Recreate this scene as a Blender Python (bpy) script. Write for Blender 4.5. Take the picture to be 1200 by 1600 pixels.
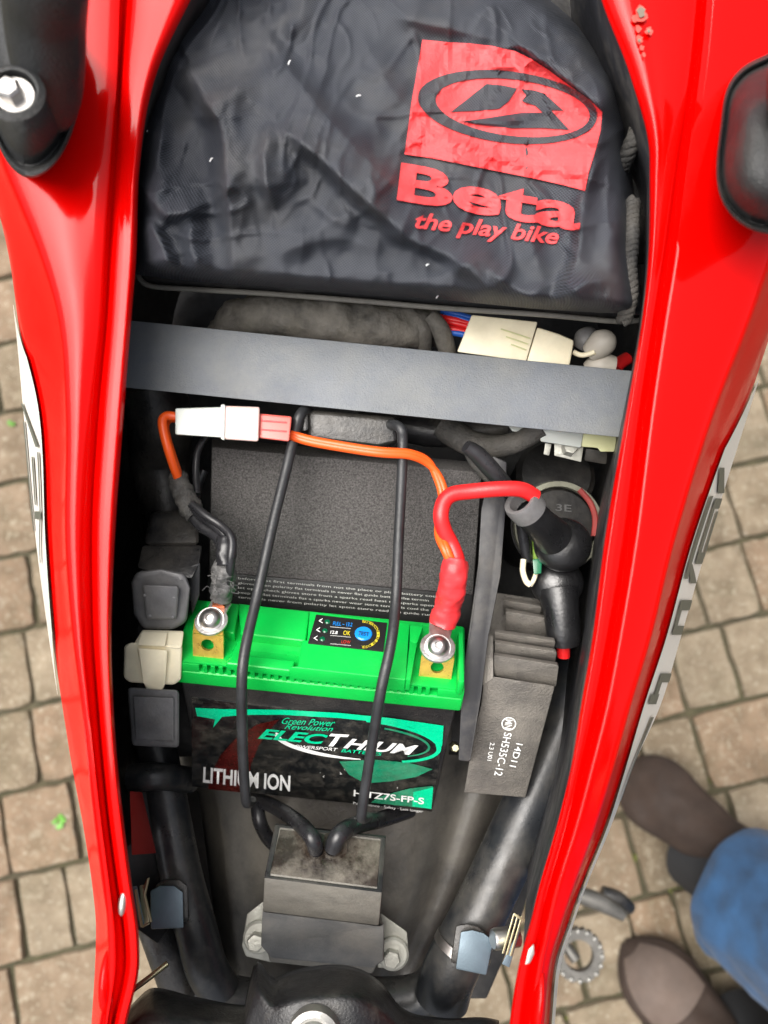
import bpy, bmesh, math, random
import numpy as np
from mathutils import Vector, Matrix, noise as mnoise
for o in list(bpy.data.objects): bpy.data.objects.remove(o)
C = bpy.context.scene
R = math.radians
random.seed(7)

# ---------------- camera, world, sun, exposure ----------------
CAM = Vector((0, 0, 1.10)); PITCH = R(10); F = 1214.0
cam_d = bpy.data.cameras.new('camera'); cam = bpy.data.objects.new('camera', cam_d)
C.collection.objects.link(cam); C.camera = cam
cam.location = CAM; cam.rotation_euler = (PITCH, 0, 0)
cam_d.sensor_fit = 'HORIZONTAL'; cam_d.angle = 2*math.atan(600/F)
cam_d.clip_start = .01; cam_d.clip_end = 500
cam_d.dof.use_dof = True; cam_d.dof.focus_distance = .33; cam_d.dof.aperture_fstop = 12
W = bpy.data.worlds.new('World'); C.world = W; W.use_nodes = True
wn = W.node_tree.nodes; wl = W.node_tree.links
sky = wn.new('ShaderNodeTexSky'); sky.sky_type = 'NISHITA'; sky.sun_disc = False
SUN_EL, SUN_AZ = R(70), R(-78)          # azimuth from +Y, negative = to the left
sky.sun_elevation = SUN_EL; sky.sun_rotation = SUN_AZ
sky.air_density = 1.0; sky.dust_density = 7.0; sky.ozone_density = 1.0
hs = wn.new('ShaderNodeHueSaturation'); hs.inputs['Saturation'].default_value = .3
wl.new(sky.outputs[0], hs.inputs['Color']); wl.new(hs.outputs[0], wn['Background'].inputs[0])
wn['Background'].inputs[1].default_value = .075
sd = bpy.data.lights.new('sun', 'SUN'); sun = bpy.data.objects.new('sun', sd); C.collection.objects.link(sun)
sd.energy = 1.5; sd.angle = R(60); sd.color = (1, .95, .88)
sv = Vector((math.sin(SUN_AZ)*math.cos(SUN_EL), math.cos(SUN_AZ)*math.cos(SUN_EL), math.sin(SUN_EL)))
sun.rotation_euler = sv.to_track_quat('Z', 'Y').to_euler(); sun.location = sv*5
C.view_settings.view_transform = 'Standard'; C.view_settings.look = 'None'
C.view_settings.gamma = 1; C.view_settings.use_curve_mapping = False
C.view_settings.exposure = 1.6

# ---------------- helpers ----------------
FW = Vector((0, math.sin(PITCH), -math.cos(PITCH))); UP = Vector((0, math.cos(PITCH), math.sin(PITCH)))
def ray(px, py): return FW + Vector((1,0,0))*((px-600)/F) + UP*((800-py)/F)
ZOFF = 0.0
def V(px, py, z):
    z += ZOFF; d = ray(px, py); return CAM + d*((z-CAM.z)/d.z)
def mm(px, py, z): return (V(px, py, z)-CAM).dot(FW)/F        # metres per photo pixel there
class Plane:
    def __init__(s, o, n): s.o = o; s.n = n.normalized()
    def at(s, px, py, off=0):
        d = ray(px, py); o = s.o+s.n*off
        return CAM + d*((o-CAM).dot(s.n)/d.dot(s.n))
def interp(xs, ys, x):
    n = len(xs)
    if x <= xs[0]: return ys[0]+(ys[1]-ys[0])/(xs[1]-xs[0])*(x-xs[0])
    if x >= xs[-1]: return ys[-1]+(ys[-1]-ys[-2])/(xs[-1]-xs[-2])*(x-xs[-1])
    i = max(k for k in range(n-1) if xs[k] <= x)
    def m(k):
        if k == 0 or k == n-1: return (ys[min(k+1,n-1)]-ys[max(k-1,0)])/(xs[min(k+1,n-1)]-xs[max(k-1,0)])
        a = (ys[k]-ys[k-1])/(xs[k]-xs[k-1]); b = (ys[k+1]-ys[k])/(xs[k+1]-xs[k])
        return 0 if a*b < 0 else (a+b)/2
    h = xs[i+1]-xs[i]; t = (x-xs[i])/h
    return (2*t**3-3*t*t+1)*ys[i]+(t**3-2*t*t+t)*h*m(i)+(-2*t**3+3*t*t)*ys[i+1]+(t**3-t*t)*h*m(i+1)
def catmull(pts, n=6):
    pts = [Vector(p) for p in pts]
    if len(pts) < 3: return pts
    out = []
    for i in range(len(pts)-1):
        p0 = pts[max(i-1,0)]; p1 = pts[i]; p2 = pts[i+1]; p3 = pts[min(i+2, len(pts)-1)]
        for k in range(n):
            t = k/n
            out.append(.5*((2*p1)+(p2-p0)*t+(2*p0-5*p1+4*p2-p3)*t*t+(3*p1-p0-3*p2+p3)*t**3))
    out.append(pts[-1]); return out

def thing(name, label, cat, loc=(0,0,0), group=None):
    o = bpy.data.objects.new(name, None); C.collection.objects.link(o); o.location = loc
    o.empty_display_size = .02; o['label'] = label; o['category'] = cat
    if group: o['group'] = group
    return o
def link(name, me, mat, parent=None, label=None):
    o = bpy.data.objects.new(name, me); C.collection.objects.link(o)
    if mat and not me.materials: me.materials.append(mat)
    if parent:
        o.parent = parent
        if parent.type == 'EMPTY': o.location = -Vector(parent.location)
    if label: o['label'] = label
    return o
def tag(o, label, cat, group=None):
    o['label'] = label; o['category'] = cat
    if group: o['group'] = group
    return o
def struct(o): o['kind'] = 'structure'; return o
def stuff(o): o['kind'] = 'stuff'; return o
def finish(bm, name, mat, parent=None, label=None, bevel=0, seg=2, angle=35, smooth=True, recalc=True):
    if recalc: bmesh.ops.recalc_face_normals(bm, faces=bm.faces)
    if bevel:
        ed = [e for e in bm.edges if len(e.link_faces) == 2 and e.calc_face_angle(0) > R(30)]
        bmesh.ops.bevel(bm, geom=ed, offset=bevel, segments=seg, profile=.6, affect='EDGES', clamp_overlap=True)
    me = bpy.data.meshes.new(name); bm.to_mesh(me); bm.free()
    if smooth:
        me.shade_smooth(); me.set_sharp_from_angle(angle=R(angle))
    return link(name, me, mat, parent, label)
def b_hex(bm, top, bot):
    a = [bm.verts.new(p) for p in top]; b = [bm.verts.new(p) for p in bot]; n = len(a)
    bm.faces.new(a); bm.faces.new(b[::-1])
    for i in range(n): bm.faces.new((a[i], b[i], b[(i+1)%n], a[(i+1)%n]))
def hexa(name, top, bot, mat, parent=None, bevel=.0008, label=None, seg=2):
    """top, bot: lists of (px,py,z)"""
    bm = bmesh.new(); b_hex(bm, [V(*p) for p in top], [V(*p) for p in bot])
    return finish(bm, name, mat, parent, label, bevel, seg)
def b_prism(bm, pts, vec):
    b_hex(bm, pts, [p+vec for p in pts])
def prism(name, px, z, depth, mat, parent=None, bevel=.0008, label=None, seg=2):
    bm = bmesh.new(); b_prism(bm, [V(x, y, z) for x, y in px], Vector((0,0,-depth)))
    return finish(bm, name, mat, parent, label, bevel, seg)
def plane_prism(name, pl, px, h1, h0, mat, parent=None, bevel=.0005, label=None, seg=2):
    bm = bmesh.new(); b_prism(bm, [pl.at(x, y, h1) for x, y in px], pl.n*(h0-h1))
    return finish(bm, name, mat, parent, label, bevel, seg)
def b_tube(bm, pts, rad, seg=14, n=6, cap=True, sm=True, close_round=False):
    """pts Vectors, rad number or list per control point"""
    if not hasattr(rad, '__len__'): rad = [rad]*len(pts)
    rr = [(r, 0, 0) for r in rad]
    if sm and len(pts) > 2: P = catmull(pts, n); Q = [max(v.x, 1e-5) for v in catmull(rr, n)]
    else: P = [Vector(p) for p in pts]; Q = list(rad)
    t0 = (P[1]-P[0]).normalized(); a = t0.orthogonal().normalized(); rings = []
    for i, p in enumerate(P):
        t = (P[min(i+1,len(P)-1)]-P[max(i-1,0)]).normalized()
        a = (a-t*a.dot(t)).normalized(); b = t.cross(a)
        rings.append([bm.verts.new(p+(a*math.cos(2*math.pi*k/seg)+b*math.sin(2*math.pi*k/seg))*Q[i]) for k in range(seg)])
    for i in range(len(rings)-1):
        for k in range(seg):
            bm.faces.new((rings[i][k], rings[i][(k+1)%seg], rings[i+1][(k+1)%seg], rings[i+1][k]))
    if cap:
        bm.faces.new(rings[0][::-1]); bm.faces.new(rings[-1])
def tube(name, px, rad, mat, parent=None, seg=14, n=6, label=None, angle=50, wr=0):
    """px: list of (px,py,z); rad in metres"""
    bm = bmesh.new(); b_tube(bm, [p if isinstance(p, Vector) else V(*p) for p in px], rad, seg, n)
    if wr:
        bm.normal_update()
        for v in bm.verts: v.co += v.normal*(wr*(mnoise.noise(v.co*260)+.6*mnoise.noise(v.co*620)))
    return finish(bm, name, mat, parent, label, angle=angle)
def b_lathe(bm, prof, o, axis, seg=32, ref=None):
    """prof: list of (r, h) along axis"""
    axis = axis.normalized(); a = (ref or axis.orthogonal()); a = (a-axis*a.dot(axis)).normalized(); b = axis.cross(a)
    rings = []
    for r, h in prof:
        if r < 1e-6: rings.append([bm.verts.new(o+axis*h)])
        else: rings.append([bm.verts.new(o+axis*h+(a*math.cos(2*math.pi*k/seg)+b*math.sin(2*math.pi*k/seg))*r) for k in range(seg)])
    for i in range(len(rings)-1):
        A, B = rings[i], rings[i+1]
        for k in range(seg):
            k2 = (k+1)%seg
            if len(A) == 1 and len(B) == 1: continue
            if len(A) == 1: bm.faces.new((A[0], B[k], B[k2]))
            elif len(B) == 1: bm.faces.new((A[k], B[0], A[k2]))
            else: bm.faces.new((A[k], B[k], B[k2], A[k2]))
def lathe(name, prof, o, axis, mat, parent=None, seg=32, label=None, angle=35, ref=None):
    bm = bmesh.new(); b_lathe(bm, prof, o, axis, seg, ref)
    return finish(bm, name, mat, parent, label, angle=angle)
def grid(name, nu, nv, fn, mat, parent=None, label=None, solid=0, angle=60):
    vs = [fn(i/(nu-1), j/(nv-1)) for j in range(nv) for i in range(nu)]
    fs = [(j*nu+i, j*nu+i+1, (j+1)*nu+i+1, (j+1)*nu+i) for j in range(nv-1) for i in range(nu-1)]
    me = bpy.data.meshes.new(name); me.from_pydata([tuple(v) for v in vs], [], fs); me.update()
    c = me.polygons[len(me.polygons)//2]
    if c.normal.z < 0: me.flip_normals()
    me.shade_smooth(); me.set_sharp_from_angle(angle=R(angle))
    o = link(name, me, mat, parent, label)
    if solid:
        m = o.modifiers.new('solid', 'SOLIDIFY'); m.thickness = solid; m.offset = -1
    return o

# flat print: 2D polygons in photo pixels, mapped onto a surface by fn(px,py)
def text_bm(s, bold=0, shear=0, sx=1):
    cu = bpy.data.curves.new('print', 'FONT'); cu.body = s; cu.size = 1; cu.offset = bold; cu.shear = shear; cu.resolution_u = 4
    ob = bpy.data.objects.new('print', cu); me = bpy.data.meshes.new_from_object(ob)
    bm = bmesh.new(); bm.from_mesh(me)
    bpy.data.objects.remove(ob); bpy.data.curves.remove(cu); bpy.data.meshes.remove(me)
    return bm
def fit(bm, bl, br, tl, cap=None):
    """map the text's box to the parallelogram bl, br, tl"""
    xs = [v.co.x for v in bm.verts]; x0, x1 = min(xs), max(xs)
    y0, y1 = (min(v.co.y for v in bm.verts), max(v.co.y for v in bm.verts)) if cap is None else (0, cap)
    bl = Vector(bl); br = Vector(br); tl = Vector(tl)
    for v in bm.verts:
        u = (v.co.x-x0)/(x1-x0); w = (v.co.y-y0)/(y1-y0)
        p = bl+(br-bl)*u+(tl-bl)*w; v.co = (p.x, p.y, 0)
def poly_bm(bm, pts):
    bm.faces.new([bm.verts.new((x, y, 0)) for x, y in pts])
def drape(bm, name, mat, fn, parent, step=0, label=None):
    bm.normal_update(); bmesh.ops.triangulate(bm, faces=bm.faces[:], ngon_method='EAR_CLIP')
    if step:
        xs = [v.co.x for v in bm.verts]; ys = [v.co.y for v in bm.verts]
        for ax, lo, hi in ((0, min(xs), max(xs)), (1, min(ys), max(ys))):
            k = math.ceil(lo/step)*step
            while k < hi:
                co = [0,0,0]; no = [0,0,0]; co[ax] = k; no[ax] = 1
                bmesh.ops.bisect_plane(bm, geom=bm.verts[:]+bm.edges[:]+bm.faces[:], plane_co=co, plane_no=no); k += step
    for v in bm.verts: v.co = fn(v.co.x, v.co.y)
    bm.normal_update()
    for f in bm.faces:
        if f.normal.dot(CAM-f.calc_center_median()) < 0: f.normal_flip()
    me = bpy.data.meshes.new(name); bm.to_mesh(me); bm.free()
    return link(name, me, mat, parent, label)
def arc_pts(cx, cy, a, b, rot, t0, t1, w0, w1, n=24, wm=None):
    """tapered elliptical band; widths in px"""
    out, inn = [], []
    for i in range(n+1):
        f = i/n; t = R(t0+(t1-t0)*f); w = (w0+(w1-w0)*f) if wm is None else (w0*(1-f)**2+2*wm*f*(1-f)*2+w1*f*f)
        ct, st = math.cos(t), math.sin(t); cr, sr = math.cos(R(rot)), math.sin(R(rot))
        for lst, k in ((out, 1), (inn, -1)):
            x = (a+k*w/2)*ct; y = (b+k*w/2)*st
            lst.append((cx+x*cr-y*sr, cy+x*sr+y*cr))
    return out+inn[::-1]

# ---------------- materials ----------------
def mat(name, col, rough=.5, metal=0, coat=0, coat_r=.05, spec=.5, bump=0, bscale=800, var=0, vscale=60, dust=0, dustcol=(.32,.29,.24), dscale=35, sub=0, detail=6, dthr=.5, rvar=.12, sheen=0):
    m = bpy.data.materials.new(name); m.use_nodes = True; nt = m.node_tree; N = nt.nodes; L = nt.links
    p = N['Principled BSDF']
    p.inputs['Roughness'].default_value = rough; p.inputs['Metallic'].default_value = metal
    p.inputs['Coat Weight'].default_value = coat; p.inputs['Coat Roughness'].default_value = coat_r
    p.inputs['Specular IOR Level'].default_value = spec
    if sub:
        p.inputs['Subsurface Weight'].default_value = sub; p.inputs['Subsurface Radius'].default_value = (.004,.003,.002); p.inputs['Subsurface Scale'].default_value = 1
    if sheen: p.inputs['Sheen Weight'].default_value = sheen
    tc = N.new('ShaderNodeTexCoord')
    def nz(scale, det=detail, rgh=.6):
        n = N.new('ShaderNodeTexNoise'); n.inputs['Scale'].default_value = scale; n.inputs['Detail'].default_value = det
        n.inputs['Roughness'].default_value = rgh; L.new(tc.outputs['Object'], n.inputs['Vector']); return n.outputs['Fac']
    def mr(src, a, b, c, d):
        n = N.new('ShaderNodeMapRange'); n.inputs[1].default_value = a; n.inputs[2].default_value = b
        n.inputs[3].default_value = c; n.inputs[4].default_value = d; L.new(src, n.inputs[0]); return n.outputs[0]
    def mix(f, a, b):
        n = N.new('ShaderNodeMix'); n.data_type = 'RGBA'
        for s, v in ((n.inputs[0], f), (n.inputs[6], a), (n.inputs[7], b)):
            if isinstance(v, (int, float)): s.default_value = v
            elif isinstance(v, tuple): s.default_value = (*v, 1)
            else: L.new(v, s)
        return n.outputs[2]
    c = tuple(col); out = c
    if var:
        out = mix(mr(nz(vscale), .3, .7, 0, 1), tuple(x*(1-var) for x in c), tuple(min(1, x*(1+var)) for x in c))
        L.new(mr(nz(vscale*1.7), .3, .7, rough-rvar, min(1, rough+rvar)), p.inputs['Roughness'])
    if dust:
        d = mr(nz(dscale, 9, .7), dthr-.12, dthr+.22, 0, dust)
        out = mix(d, out, tuple(dustcol))
    if isinstance(out, tuple): p.inputs['Base Color'].default_value = (*out, 1)
    else: L.new(out, p.inputs['Base Color'])
    if bump:
        b = N.new('ShaderNodeBump'); b.inputs['Strength'].default_value = min(1, bump); b.inputs['Distance'].default_value = .0006
        L.new(nz(bscale, 3), b.inputs['Height']); L.new(b.outputs[0], p.inputs['Normal'])
    m['h'] = 0
    return m
M = {}
M['red'] = mat('red_plastic', (.62,.0010,.0006), .4, coat=.42, coat_r=.06, spec=.0, bump=.05, bscale=60)
M['red'].node_tree.nodes['Principled BSDF'].inputs['Coat IOR'].default_value = 1.5
M['redrefl'] = mat('reflected_panel_red', (.30,.004,.003), .5)  # darker red for the plate that imitates the panel's reflection
M['blackpl'] = mat('black_plastic', (.012,.012,.013), .42, bump=.5, bscale=900, var=.3, vscale=80, dust=.25, dthr=.62)
M['grab'] = mat('grained_black_plastic', (.018,.019,.02), .38, bump=.8, bscale=1500, var=.2, dust=.12, dthr=.6)
M['liner'] = mat('black_compartment_plastic', (.006,.0055,.0055), .5, var=.4, vscale=70, dust=.18, dthr=.62, bump=.3, bscale=300)
M['wall'] = mat('grey_black_liner', (.018,.018,.021), .42, var=.25, vscale=60, dust=.3, dthr=.6)
M['tray'] = mat('dusty_mudguard_plastic', (.032,.031,.030), .5, bump=.5, bscale=400, var=.5, vscale=25, dust=.75, dustcol=(.22,.20,.165), dscale=14, dthr=.46)
M['tube'] = mat('satin_black_frame_paint', (.016,.018,.021), .34, var=.2, vscale=50, dust=.25, dthr=.55, bump=.15, bscale=700)
M['bar'] = mat('grey_powder_coat', (.11,.123,.142), .5, bump=.5, bscale=1600, var=.15, vscale=22, dust=.5, dustcol=(.2,.2,.18), dscale=40, dthr=.5)
M['green'] = mat('green_plastic', (.001,.46,.058), .36, bump=.15, bscale=900, spec=.5, var=.08, vscale=40, dust=.22, dustcol=(.02,.25,.05), dscale=50, dthr=.55)
M['casebl'] = mat('battery_case_black', (.012,.012,.013), .38, bump=.7, bscale=1500, dust=.15, dthr=.55)
M['sticker'] = mat('glossy_black_print', (.007,.008,.009), .2, coat=.5, coat_r=.12, bump=.25, bscale=1200, dust=.22, dscale=160, dthr=.56)
M['teal'] = mat('teal_print', (.0,.62,.30), .25, coat=.4, coat_r=.1, var=.1, vscale=200)
M['tealdk'] = mat('dark_teal_print', (.008,.22,.11), .25, coat=.4, coat_r=.1, dust=.15, dscale=160, var=.3, vscale=120)
M['dkred'] = mat('dark_red_print', (.07,.005,.004), .25, coat=.4, coat_r=.1, var=.5, vscale=120)
M['white'] = mat('white_print', (.85,.86,.84), .3)
M['greyprint'] = mat('grey_print', (.4,.4,.38), .6)
M['bluebtn'] = mat('blue_button', (.01,.25,.75), .25, coat=.5)
M['gled'] = mat('green_indicator', (.0,.10,.04), .2, coat=.6)
M['yellow'] = mat('yellow_print', (.6,.5,.03), .4)
M['redprint'] = mat('red_print', (.5,.03,.02), .4)
M['foam'] = mat('grey_black_foam', (.075,.071,.069), .85, bump=1, bscale=1500, var=.6, vscale=1300, spec=.2, rvar=.03)
M['manual'] = mat('black_warning_sticker', (.012,.012,.012), .4, bump=.3, bscale=900)
M['rod'] = mat('rubber_coated_rod', (.022,.023,.025), .42, var=.3, vscale=100, bump=.2)
M['rubber'] = mat('black_rubber', (.012,.012,.013), .36, var=.35, vscale=120, dust=.25, dthr=.55, bump=.3)
M['boot'] = mat('glossy_boot_rubber', (.010,.010,.011), .33, spec=1, bump=.3, bscale=500, var=.3)
M['greyrub'] = mat('grey_rubber', (.12,.12,.125), .48, var=.25, vscale=90, dust=.35, dustcol=(.25,.23,.2), dthr=.52, bump=.3)
M['reg'] = mat('dull_cast_aluminium', (.14,.13,.118), .5, metal=.2, bump=.9, bscale=1100, var=.25, vscale=60, dust=.35, dscale=60)
M['cdi'] = mat('grey_dusty_plastic', (.18,.172,.152), .5, bump=.5, bscale=800, var=.25, vscale=80, dust=.4, dustcol=(.27,.25,.21), dscale=60)
M['cdirub'] = mat('grey_rubber_sleeve', (.13,.135,.14), .5, bump=.3, var=.25, vscale=60, dust=.45, dustcol=(.26,.23,.18), dscale=30, dthr=.52)
M['resin'] = mat('potting_resin', (.022,.016,.012), .28, bump=.6, bscale=300, var=.4, vscale=70, dust=.55, dscale=90, dthr=.55)
M['cream'] = mat('cream_nylon', (.80,.73,.54), .4, sub=.1, var=.1, vscale=90, dust=.25, dustcol=(.45,.36,.2), dthr=.58)
M['whitepl'] = mat('translucent_white_nylon', (.50,.53,.50), .3, sub=.2)
M['pinkpl'] = mat('pink_white_nylon', (.56,.40,.37), .3, sub=.3)
M['salmon'] = mat('salmon_nylon', (.58,.10,.08), .3, sub=.2)
M['yellowpl'] = mat('yellowed_nylon', (.60,.60,.33), .4, sub=.1)
M['orange'] = mat('orange_wire', (.86,.10,.012), .32)
M['redwire'] = mat('red_wire', (.78,.018,.02), .35, bump=.1)
M['shrink'] = mat('red_heat_shrink', (.62,.03,.035), .42, bump=.5, bscale=250, var=.15)
M['wire'] = mat('grey_black_wire', (.018,.018,.02), .33, var=.3, vscale=150)
M['tape'] = mat('black_cloth_tape', (.03,.03,.03), .75, bump=1, bscale=900, var=.4, vscale=120, dust=.3)
M['harness'] = mat('dusty_cloth_wrap', (.10,.094,.084), .75, bump=1, bscale=500, var=.6, vscale=90, dust=.5, dustcol=(.24,.22,.18), dscale=80)
M['fray'] = mat('worn_grey_sleeve', (.06,.06,.06), .5, bump=1, bscale=600, var=.6, vscale=250, dust=.6, dustcol=(.28,.27,.26), dscale=160, dthr=.55)
M['dimprint'] = mat('faint_grey_mark', (.09,.09,.09), .6)
M['dimred'] = mat('dull_red_seal', (.30,.04,.035), .5, var=.3)
M['dimzinc'] = mat('tarnished_ring', (.26,.26,.2), .45, metal=.3, var=.3)
M['duralu'] = mat('dull_aluminium', (.12,.115,.105), .5, metal=.5, bump=.3, var=.3, vscale=90)
M['copper'] = mat('copper_strand', (.6,.16,.05), .4, metal=.9)
M['tin'] = mat('tinned_metal', (.62,.60,.57), .38, metal=.9, bump=.3, var=.15, vscale=200)
M['steel'] = mat('stainless_bolt', (.50,.48,.46), .38, metal=1, bump=.1)
M['zinc'] = mat('zinc_plate', (.45,.45,.40), .42, metal=.35, bump=.4, var=.15, dust=.25, dthr=.56)
nt__ = M['red'].node_tree; _n = nt__.nodes.new('ShaderNodeTexNoise'); _n.inputs['Scale'].default_value = 22; _n.inputs['Detail'].default_value = 8
_c = nt__.nodes.new('ShaderNodeTexCoord'); nt__.links.new(_c.outputs['Object'], _n.inputs[0]); _m = nt__.nodes.new('ShaderNodeMapRange'); _m.inputs[1].default_value = .35; _m.inputs[2].default_value = .75; _m.inputs[3].default_value = .03; _m.inputs[4].default_value = .22
nt__.links.new(_n.outputs[0], _m.inputs[0]); nt__.links.new(_m.outputs[0], nt__.nodes['Principled BSDF'].inputs['Coat Roughness'])
M['brass'] = mat('brass', (.78,.52,.10), .33, metal=.75, bump=.2, var=.12, vscale=200)
M['olive'] = mat('greenish_zinc_clip', (.42,.40,.25), .35, metal=.8)
M['clip'] = mat('blue_grey_anodised', (.11,.155,.19), .42, metal=.3, bump=.15, bscale=1500, var=.1)
M['decal'] = mat('white_decal', (.78,.74,.68), .35, coat=.2)
M['decgrey'] = mat('grey_decal', (.10,.105,.085), .4)
M['blue'] = mat('blue_wire', (.02,.12,.55), .4)
M['greenw'] = mat('green_fuse', (.01,.13,.06), .25, coat=.3)
M['ygreen'] = mat('yellow_green_wire', (.18,.30,.05), .4)
M['bagprint'] = mat('red_screen_print', (.72,.055,.06), .65, bump=.5, bscale=700, var=.14, vscale=70, dust=.25, dustcol=(.25,.03,.03), dscale=50, dthr=.58)
M['lint'] = mat('white_lint', (.8,.8,.8), .8)
M['chip'] = mat('chipped_paint_grey', (.15,.12,.09), .7, var=.2)
M['chipp'] = mat('scuffed_pink_paint', (.50,.06,.045), .6, var=.2)
M['alu'] = mat('bright_aluminium', (.42,.41,.38), .4, metal=.85, bump=.2)
M['jeans'] = mat('blue_denim', (.012,.050,.12), .85, bump=1, bscale=500, var=.4, vscale=28, sheen=.1)
M['suede'] = mat('brown_suede', (.022,.012,.0075), .85, bump=1, bscale=300, var=.35, vscale=20, dust=.3, dustcol=(.065,.042,.03), dscale=9)
M['suedetip'] = mat('worn_tan_suede', (.085,.062,.05), .85, bump=1, bscale=300, var=.25, vscale=20)
M['jacket'] = mat('black_jacket', (.015,.016,.018), .7, bump=.5)
M['skin'] = mat('skin', (.55,.32,.22), .5, sub=.1)
M['hair'] = mat('brown_hair', (.06,.035,.02), .6)
M['leaf'] = mat('weed_leaf', (.10,.30,.03), .5)
M['mortar'] = mat('mossy_joint_sand', (.055,.046,.026), .95, bump=1, bscale=150, var=.4, vscale=30, dust=.35, dustcol=(.055,.065,.02), dscale=6, dthr=.53)

def weave():
    m = mat('woven_black_nylon', (.03,.033,.04), .55, spec=.4); nt = m.node_tree; N = nt.nodes; L = nt.links; p = N['Principled BSDF']
    tc = N.new('ShaderNodeTexCoord'); mp = N.new('ShaderNodeMapping'); mp.inputs['Rotation'].default_value = (0,0,R(9)); L.new(tc.outputs['UV'], mp.inputs['Vector'])
    sep = N.new('ShaderNodeSeparateXYZ'); L.new(mp.outputs[0], sep.inputs[0])
    def mth(op, a, b=None):
        n = N.new('ShaderNodeMath'); n.operation = op
        for i, v in enumerate((a, b)):
            if v is None: continue
            if isinstance(v, (int, float)): n.inputs[i].default_value = v
            else: L.new(v, n.inputs[i])
        return n.outputs[0]
    k = 2*math.pi/.00115
    w = mth('MULTIPLY', mth('SINE', mth('MULTIPLY', sep.outputs[0], k)), mth('SINE', mth('MULTIPLY', sep.outputs[1], k)))
    w = mth('MULTIPLY_ADD', w, .5); w.node.inputs[2].default_value = .5
    nz = N.new('ShaderNodeTexNoise'); nz.inputs['Scale'].default_value = 28; nz.inputs['Detail'].default_value = 8; nz.inputs['Roughness'].default_value = .65; L.new(tc.outputs['Object'], nz.inputs[0])
    dr = N.new('ShaderNodeMapRange'); dr.inputs[1].default_value = .48; dr.inputs[2].default_value = .78; dr.inputs[4].default_value = .5; L.new(nz.outputs[0], dr.inputs[0])
    mx = N.new('ShaderNodeMix'); mx.data_type = 'RGBA'; L.new(w, mx.inputs[0]); mx.inputs[6].default_value = (.0015,.0017,.0022,1); mx.inputs[7].default_value = (.058,.065,.083,1)
    m2 = N.new('ShaderNodeMix'); m2.data_type = 'RGBA'; L.new(dr.outputs[0], m2.inputs[0]); L.new(mx.outputs[2], m2.inputs[6]); m2.inputs[7].default_value = (.10,.096,.09,1)
    L.new(m2.outputs[2], p.inputs['Base Color'])
    b = N.new('ShaderNodeBump'); b.inputs['Strength'].default_value = .8; b.inputs['Distance'].default_value = .0003; L.new(w, b.inputs['Height']); L.new(b.outputs[0], p.inputs['Normal'])
    return m
M['weave'] = weave()
def paver_mat():
    m = mat('weathered_sett', (.3,.27,.22), .85, bump=1, bscale=160, spec=.25); nt = m.node_tree; N = nt.nodes; L = nt.links; p = N['Principled BSDF']
    oi = N.new('ShaderNodeObjectInfo'); tc = N.new('ShaderNodeTexCoord')
    r = N.new('ShaderNodeValToRGB'); e = r.color_ramp.elements
    e[0].color = (.175,.137,.092,1); e[1].color = (.20,.14,.092,1)
    for pos, c in ((.3,(.22,.178,.125,1)), (.6,(.165,.13,.088,1)), (.8,(.205,.15,.102,1))):
        x = e.new(pos); x.color = c
    L.new(oi.outputs['Random'], r.inputs[0])
    geo = N.new('ShaderNodeNewGeometry')
    def nzz(s, d=6, rg=.7):
        n = N.new('ShaderNodeTexNoise'); n.inputs['Scale'].default_value = s; n.inputs['Detail'].default_value = d; n.inputs['Roughness'].default_value = rg; L.new(geo.outputs['Position'], n.inputs[0]); return n.outputs[0]
    def mr(src, a, b, c, d):
        n = N.new('ShaderNodeMapRange'); n.inputs[1].default_value = a; n.inputs[2].default_value = b; n.inputs[3].default_value = c; n.inputs[4].default_value = d; L.new(src, n.inputs[0]); return n.outputs[0]
    def mul(a, col, f):
        n = N.new('ShaderNodeMix'); n.data_type = 'RGBA'; L.new(f, n.inputs[0]); L.new(a, n.inputs[6]); n.inputs[7].default_value = (*col, 1); return n.outputs[2]
    c = mul(r.outputs[0], (.085,.06,.036), mr(nzz(30), .40, .72, 0, .85))
    c = mul(c, (.42,.38,.29), mr(nzz(120, 4), .55, .72, 0, .7))
    c = mul(c, (.07,.065,.035), mr(nzz(9, 8), .5, .75, 0, .6))
    c = mul(c, (.33,.29,.22), mr(nzz(55, 5), .55, .75, 0, .55))
    v = N.new('ShaderNodeTexVoronoi'); v.inputs['Scale'].default_value = 190; L.new(geo.outputs['Position'], v.inputs[0])
    c = mul(c, (.55,.52,.44), mr(v.outputs['Distance'], .16, .05, 0, .55))
    L.new(c, p.inputs['Base Color']); return m
M['sett'] = paver_mat()

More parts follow.
